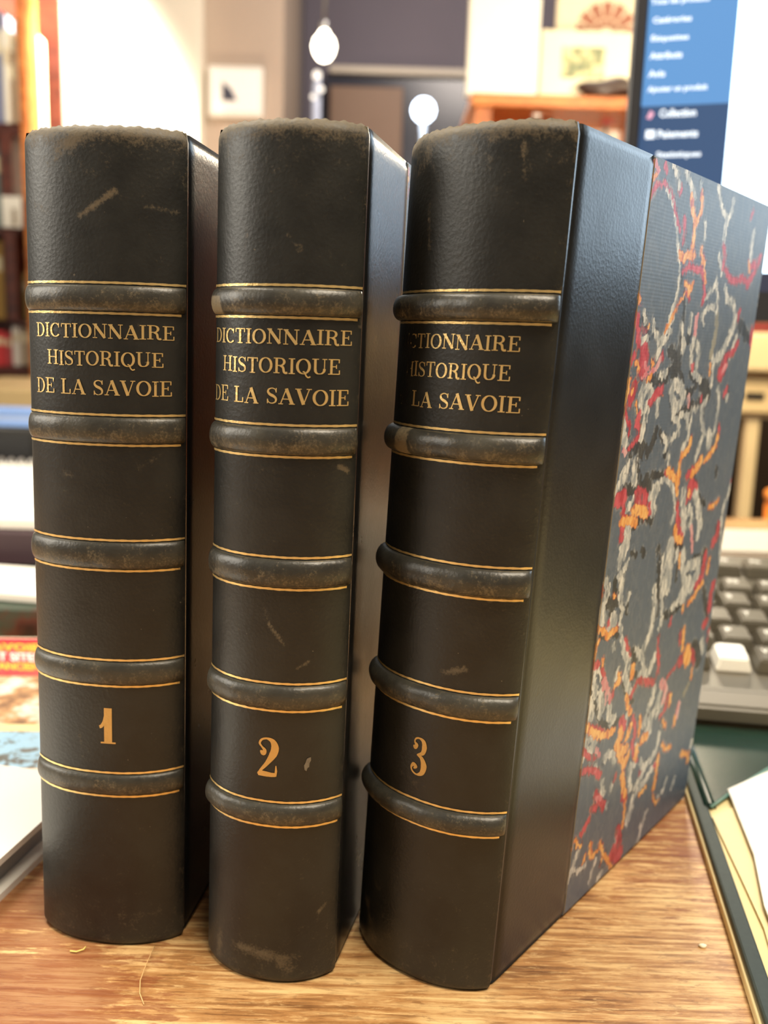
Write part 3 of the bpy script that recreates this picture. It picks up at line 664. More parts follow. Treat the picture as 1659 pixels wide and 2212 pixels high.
# magazine
ZM = 0.006
R0 = at(100, 1500, 0.4).x
T = thing('magazine', 'magazine with a red title strip and town photographs left of volume one', 'magazine', (0, 0, 0))
def band(name, y0, y1, mt, zb, zt, px0=-520, px1=96):
    P = [desk(px0, y1, zt), desk(px1, y1 + 8, zt), desk(px1, y0 + 8, zt), desk(px0, y0, zt)]
    for p in P: p.x = min(p.x, -0.118)
    return slab(name, P, zb, zt, mt, T)
k = NT('blue_sky_tree_photo'); v = k.coord(); f = k.noise(v, 120, 6, 0.7); g = k.noise(v, 22, 3)
k.set('Base Color', k.mix(k.mapr(f, 0.50, 0.60), k.mix(g, rgb(120, 176, 214), rgb(176, 210, 230)), rgb(82, 84, 80))); k.set('Roughness', 0.3); m_sky = k.m
k = NT('rocky_ground_photo'); v = k.coord(); f = k.noise(v, 170, 5, 0.7); k.set('Base Color', k.ramp(f, [(0.38, rgb(92, 84, 74)), (0.5, rgb(190, 170, 146)), (0.62, rgb(236, 222, 200))])); k.set('Roughness', 0.3); m_rock = k.m
k = NT('roof_town_photo'); v = k.coord(); f = k.noise(v, 85, 4, 0.6); k.set('Base Color', k.ramp(f, [(0.36, rgb(110, 76, 54)), (0.5, rgb(196, 150, 104)), (0.6, rgb(222, 214, 204))])); k.set('Roughness', 0.3); m_roof = k.m
m_redstrip = plain('red_title_strip', rgb(196, 38, 58), 0.3)
Pall = [desk(-520, 1735, ZM), desk(96, 1743, ZM), desk(96, 1376, ZM), desk(-520, 1368, ZM)]
for p in Pall: p.x = min(p.x, -0.116)
slab('pages', Pall, 0.0, ZM - 0.0006, M_paper, T)
band('title_strip', 1372, 1452, m_redstrip, ZM - 0.0005, ZM)
band('photo', 1453, 1556, m_roof, ZM - 0.0005, ZM); band('photo_border', 1557, 1572, plain('pale_yellow_border', rgb(236, 214, 160), 0.4), ZM - 0.0005, ZM)
band('photo', 1573, 1650, m_sky, ZM - 0.0005, ZM); band('photo', 1651, 1730, m_rock, ZM - 0.0005, ZM)
for s, y0, y1, mt in (('EN SAVOIE', 1386, 1403, plain('yellow_print', rgb(240, 190, 60), 0.4)), ('VUES ET SITES', 1407, 1424, M_white), ('ALBUM ANCIEN', 1428, 1444, plain('yellow_print_low', rgb(240, 190, 60), 0.4))):
    A = desk(-90, y1, ZM); B = desk(88, y1 + 6, ZM); C = desk(-90, y0, ZM)
    put_text(s, lambda u, v: Vector((A.x + (B.x - A.x) * u + (C.x - A.x) * v, A.y + (B.y - A.y) * u + (C.y - A.y) * v, ZM + 0.0002)), mt, T, 'title_text')
# pile behind the magazine: dark red book, paper sheet, purple book, spiral calendar
def flat(name, label, cat, Y0, Y1, X0, X1, z0, z1, mt, part, rz=0.0, bev=0.001, page=None):
    T = thing(name, label, cat, ((X0 + X1) / 2, Y0, z0), rz); w = (X1 - X0) / 2
    if page:
        c = min(0.003, (z1 - z0) * 0.2)
        obj('cover', bbox(-w, w, 0, Y1 - Y0, 0, c), mt, T); obj('cover', bbox(-w, w, 0, Y1 - Y0, z1 - z0 - c, z1 - z0), mt, T)
        obj('cover_spine', bbox(-w, w, -0.003, 0.0, 0, z1 - z0, bev=0.001), mt, T)
        obj('page_block', bbox(-w + 0.004, w - 0.004, 0.0005, Y1 - Y0 - 0.004, c + 0.0002, z1 - z0 - c - 0.0002), page, T)
    else: obj(part, bbox(-w, w, 0, Y1 - Y0, 0, z1 - z0, bev=bev), mt, T)
    return T
k = NT('dark_picture_cover'); v = k.coord(); f = k.noise(v, 30, 3); k.set('Base Color', k.ramp(f, [(0.4, rgb(40, 22, 20)), (0.52, rgb(84, 44, 34)), (0.6, rgb(60, 72, 60))])); k.set('Roughness', 0.35); m_dkpic = k.m
flat('book', 'dark brown picture book under the white sheet, behind the magazine', 'book', 0.535, 0.72, -0.45, -0.13, 0.0, 0.018, m_dkpic, '', page=M_paper)
T = thing('folded_sheet', 'long white folded sheet slanting over the dark picture book', 'paper', (-0.27, 0.555, 0.0186), -0.16)
obj('sheet', bbox(-0.22, 0.12, 0, 0.06, 0, 0.006, bev=0.001), M_white, T); obj('fold', bbox(-0.22, 0.12, -0.0022, -0.0002, 0, 0.0055, bev=0.0008), M_white, T)
flat('book', 'dark purple-brown book beneath the spiral calendar', 'book', 0.64, 0.94, -0.52, -0.20, 0.0186, 0.042, plain('plum_cloth', rgb(66, 48, 54), 0.5), '', page=M_paper)
T = thing('spiral_calendar', 'white spiral-bound desk calendar on the dark purple book', 'calendar', (-0.36, 0.645, 0.0425))
obj('pad', bbox(-0.16, 0.14, 0, 0.285, 0, 0.008, bev=0.001), M_white, T)
bm = nb()
for i in range(30):
    x = -0.155 + i * 0.01
    tube(bm, [(x, 0.272 + 0.007 * math.cos(a), 0.0085 + 0.006 * math.sin(a)) for a in [j * pi / 6 for j in range(0, 7)]], 0.0009, 6)
obj('spiral_wire', bm, M_chrome, T, True)
hb = nb()
for i in range(30):
    x = -0.1565 + i * 0.01; box(hb, x, x + 0.003, 0.262, 0.266, 0.008, 0.0082)
obj('punched_holes', hb, M_black, T)
p0 = at(0, 985, 1.02)
x0, x1, z0, z1 = fr(-140, 920, 78, 1000, 0.962)
T = thing('black_device', 'black box-shaped device behind the spiral calendar', 'device', ((x0 + x1) / 2, 0.962, 0)); w = (x1 - x0) / 2
obj('casing', bbox(-w, w, 0, 0.05, 0, z1, bev=0.004), M_black, T); obj('front_panel', bbox(-w * 0.9, w * 0.9, -0.0015, -0.0002, z1 * 0.3, z1 * 0.9), plain('dull_black_panel', rgb(26, 26, 28), 0.5), T)
zt = z1
x0, x1, z0, z1 = fr(-140, 884, 76, 921, 0.962)
T = thing('folder', 'light blue folder lying on the black device', 'folder', ((x0 + x1) / 2, 0.964, zt)); w = (x1 - x0) / 2
mb = plain('light_blue_card', rgb(112, 146, 204), 0.5)
obj('cover', bbox(-w, w, 0, 0.05, 0, (z1 - zt) * 0.3), mb, T); obj('cover', bbox(-w, w, 0, 0.05, (z1 - zt) * 0.7, z1 - zt), mb, T); obj('papers', bbox(-w * 0.98, w * 0.98, 0.001, 0.049, (z1 - zt) * 0.31, (z1 - zt) * 0.69), plain('blue_grey_papers', rgb(140, 160, 200), 0.6), T)
x0, x1, z0, z1 = fr(-200, 838, 90, 880, 1.5)
T = thing('sideboard', 'low tan sideboard behind the desk at the left', 'sideboard', ((x0 + x1) / 2, 1.5, FLOOR)); w = (x1 - x0) / 2
obj('body', bbox(-w, w, 0, 0.4, 0, z0 - FLOOR, bev=0.004), M_dkwood, T); obj('top_board', bbox(-w - 0.01, w + 0.01, -0.01, 0.41, z0 - FLOOR + 0.0004, z1 - FLOOR, bev=0.003), plain('tan_top', rgb(186, 160, 112), 0.5, scale=8), T)

# ------------------------------------------------------------------ tiny crumbs on the desk
p = desk(166, 2058); bm = nb(); tube(bm, [(-0.002, 0, 0.0005), (0.0, -0.0004, 0.0006), (0.0018, 0.0008, 0.0006), (0.002, 0.002, 0.0006)], 0.00025, 6)
o = obj('paper_shred', bm, plain('yellow_shred', rgb(240, 214, 120), 0.6), smooth=True); o.location = p; tag(o, 'tiny yellow shred on the desk in front of volume one', 'shred')
P = [desk(a, b) for a, b in ((334, 2046), (316, 2085), (303, 2120), (302, 2148), (311, 2172))]; c = P[2].copy(); bm = nb(); tube(bm, [p - c + Vector((0, 0, 0.0003)) for p in P], 0.00016, 6)
o = obj('hair', bm, plain('pale_hair', rgb(222, 180, 124), 0.5), smooth=True); o.location = c; tag(o, 'fine pale curved hair on the desk near the yellow shred', 'hair')
p = desk(1518, 2046); bm = nb(); bmesh.ops.create_icosphere(bm, subdivisions=2, radius=0.0009, matrix=Matrix.Translation((0, 0, 0.0006)))
for v in bm.verts: v.co.x *= 1.4 + 0.3 * math.sin(v.co.y * 4000); v.co.z *= 0.7
o = obj('crumb', bm, plain('white_crumb', rgb(246, 236, 206), 0.6), smooth=True); o.location = p; tag(o, 'tiny white crumb on the bare wood right of volume three', 'crumb')

# ------------------------------------------------------------------ lettering
TH, TN = 0.145, 0.06
def stem(x, y0=0.0, y1=1.0, w=TH, s0=True, s1=True, sl=0.11):
    out = [('p', [(x, y0), (x, y1)], w)]
    if s0: out.append(('p', [(x - w / 2 - sl, y0 + 0.03), (x + w / 2 + sl, y0 + 0.03)], 0.06))
    if s1: out.append(('p', [(x - w / 2 - sl, y1 - 0.03), (x + w / 2 + sl, y1 - 0.03)], 0.06))
    return out
def curve(pts, n=8, closed=False):                # Catmull-Rom
    out = []; N = len(pts)
    rng = range(N) if closed else range(N - 1)
    for i in rng:
        p0 = pts[i - 1] if (closed or i > 0) else pts[i]; p1 = pts[i]; p2 = pts[(i + 1) % N]; p3 = pts[(i + 2) % N] if (closed or i + 2 < N) else pts[(i + 1) % N]
        for k in range(n):
            t = k / n
            out.append(tuple(0.5 * (2 * p1[j] + (-p0[j] + p2[j]) * t + (2 * p0[j] - 5 * p1[j] + 4 * p2[j] - p3[j]) * t * t + (-p0[j] + 3 * p1[j] - 3 * p2[j] + p3[j]) * t ** 3) for j in (0, 1)))
    out.append(pts[0] if closed else pts[-1]); return out
def ell(cx, cy, rx, ry, a0, a1, n=20): return [(cx + rx * math.cos(a0 + (a1 - a0) * i / n), cy + ry * math.sin(a0 + (a1 - a0) * i / n)) for i in range(n + 1)]
GL = {}
GL['I'] = (0.42, stem(0.21))
GL['T'] = (0.78, stem(0.39, s1=False) + [('p', [(0.05, 0.965), (0.73, 0.965)], 0.07), ('p', [(0.07, 0.98), (0.07, 0.74)], 0.06), ('p', [(0.71, 0.98), (0.71, 0.74)], 0.06)])
GL['D'] = (0.88, stem(0.22) + [('c', [(0.22, 0.965)] + ell(0.38, 0.5, 0.38, 0.465, pi / 2, -pi / 2) + [(0.22, 0.035)], 0)])
GL['C'] = (0.84, [('c', ell(0.45, 0.5, 0.34, 0.465, 0.78, 2 * pi - 0.72, 30), 0), ('p', [(0.71, 0.98), (0.71, 0.66)], 0.06)])
GL['O'] = (0.90, [('c', ell(0.45, 0.5, 0.345, 0.465, 0, 2 * pi, 36), 0)])
GL['Q'] = (0.90, GL['O'][1] + [('p', curve([(0.42, 0.16), (0.52, 0.13), (0.62, -0.10), (0.74, -0.20), (0.86, -0.14)]), 0.085)])
GL['N'] = (0.94, stem(0.18, w=TN) + [('p', [(0.16, 0.97), (0.78, 0.02)], 0.18)] + stem(0.78, w=TN, s0=False))
GL['A'] = (0.92, [('p', [(0.14, 0.03), (0.45, 0.98)], TN), ('p', [(0.44, 0.98), (0.77, 0.03)], 0.18), ('p', [(0.25, 0.33), (0.65, 0.33)], 0.06), ('p', [(0.02, 0.03), (0.28, 0.03)], 0.06), ('p', [(0.60, 0.03), (0.92, 0.03)], 0.06)])
GL['R'] = (0.90, stem(0.22) + [('c', [(0.22, 0.965), (0.42, 0.965)] + ell(0.42, 0.735, 0.25, 0.23, pi / 2, -pi / 2, 14) + [(0.22, 0.505)], 0), ('p', curve([(0.44, 0.50), (0.60, 0.38), (0.66, 0.10), (0.76, 0.03), (0.86, 0.06)]), 0.14)])
GL['E'] = (0.80, stem(0.22) + [('p', [(0.22, 0.968), (0.68, 0.968)], 0.065), ('p', [(0.22, 0.032), (0.70, 0.032)], 0.065), ('p', [(0.26, 0.51), (0.52, 0.51)], 0.06), ('p', [(0.68, 0.99), (0.68, 0.74)], 0.07), ('p', [(0.71, 0.01), (0.71, 0.28)], 0.07), ('p', [(0.52, 0.38), (0.52, 0.64)], 0.06)])
GL['H'] = (0.98, stem(0.22) + stem(0.76) + [('p', [(0.22, 0.51), (0.76, 0.51)], 0.06)])
GL['S'] = (0.70, [('s', curve([(0.58, 0.74), (0.52, 0.90), (0.34, 0.965), (0.16, 0.88), (0.13, 0.72), (0.24, 0.58), (0.44, 0.47), (0.57, 0.33), (0.55, 0.13), (0.36, 0.035), (0.17, 0.10), (0.10, 0.26)]), 0), ('p', [(0.585, 0.98), (0.585, 0.70)], 0.055), ('p', [(0.10, 0.02), (0.10, 0.30)], 0.055)])
GL['U'] = (0.94, [('p', [(0.22, 0.98), (0.22, 0.32)], TH), ('c', [(0.22, 0.34), (0.24, 0.18)] + curve([(0.24, 0.18), (0.34, 0.06), (0.48, 0.035), (0.62, 0.07), (0.73, 0.2), (0.75, 0.36)]), 0), ('p', [(0.75, 0.34), (0.75, 0.98)], TN), ('p', [(0.04, 0.97), (0.42, 0.97)], 0.06), ('p', [(0.62, 0.97), (0.90, 0.97)], 0.06)])
GL['L'] = (0.76, stem(0.22) + [('p', [(0.22, 0.032), (0.66, 0.032)], 0.065), ('p', [(0.67, 0.01), (0.67, 0.32)], 0.07)])
GL['V'] = (0.90, [('p', [(0.16, 0.97), (0.46, 0.02)], 0.18), ('p', [(0.46, 0.02), (0.75, 0.97)], TN), ('p', [(0.0, 0.97), (0.34, 0.97)], 0.06), ('p', [(0.60, 0.97), (0.88, 0.97)], 0.06)])
GL[' '] = (0.42, [])
GL['1'] = (0.5, [('p', [(0.27, 0.02), (0.27, 0.99)], 0.20), ('p', [(0.08, 0.022), (0.46, 0.022)], 0.045), ('p', curve([(0.21, 0.76), (0.17, 0.60), (0.10, 0.48), (0.05, 0.46)]), 0.085)])
GL['2'] = (0.5, [('w', curve([(0.10, 0.66), (0.16, 0.60), (0.19, 0.68), (0.13, 0.76), (0.08, 0.84), (0.12, 0.94), (0.24, 0.985), (0.37, 0.92), (0.42, 0.76), (0.38, 0.58), (0.26, 0.36), (0.12, 0.16), (0.05, 0.04)]), (0.03, 0.13, 0.08, 0.04, 0.05, 0.05, 0.05, 0.12, 0.17, 0.17, 0.10, 0.06, 0.04)),
                 ('w', [(0.05, 0.05), (0.14, 0.07), (0.26, 0.06), (0.36, 0.055), (0.44, 0.06)], (0.09, 0.14, 0.13, 0.11, 0.10)), ('w', [(0.44, 0.02), (0.455, 0.16), (0.45, 0.30)], (0.05, 0.05, 0.02))])
GL['3'] = (0.5, [('w', curve([(0.08, 0.76), (0.13, 0.72), (0.17, 0.79), (0.11, 0.86), (0.14, 0.95), (0.24, 0.985), (0.36, 0.93), (0.40, 0.78), (0.36, 0.62), (0.22, 0.545)]), (0.03, 0.11, 0.10, 0.04, 0.045, 0.045, 0.11, 0.14, 0.11, 0.035)),
                 ('w', curve([(0.20, 0.545), (0.34, 0.48), (0.42, 0.30), (0.38, 0.10), (0.24, 0.015), (0.11, 0.06), (0.06, 0.16), (0.12, 0.26), (0.19, 0.21), (0.13, 0.15)]), (0.035, 0.10, 0.17, 0.13, 0.045, 0.045, 0.05, 0.10, 0.10, 0.03))])
def stroke_quads(kind, pts, w):
    """2-D strip along pts: list of (left, right) pairs; 'c' curves are thick where they run upright, 's' where they run down-right"""
    if kind == 'p':
        q = []
        for a, b in zip(pts, pts[1:]):
            k = max(1, int(math.hypot(b[0] - a[0], b[1] - a[1]) / 0.18))
            for i in range(k): q.append((a[0] + (b[0] - a[0]) * i / k, a[1] + (b[1] - a[1]) * i / k))
        pts = q + [pts[-1]]
    N = len(pts); out = []
    for i, p in enumerate(pts):
        a = pts[max(i - 1, 0)]; b = pts[min(i + 1, N - 1)]
        dx, dy = b[0] - a[0], b[1] - a[1]; l = math.hypot(dx, dy) or 1; dx /= l; dy /= l
        if kind == 'c': ww = TN + (TH + 0.01 - TN) * abs(dy) ** 1.6
        elif kind == 's': ww = TN + 0.12 * max(0, 1 - abs(i / (N - 1) - 0.5) * 3.2)
        elif kind == 'w':
            t = i / (N - 1) * (len(w) - 1); j = min(int(t), len(w) - 2); ww = w[j] + (w[j + 1] - w[j]) * (t - j)
        else: ww = w
        out.append(((p[0] - dy * ww / 2, p[1] + dx * ww / 2), (p[0] + dy * ww / 2, p[1] - dx * ww / 2)))
    return out

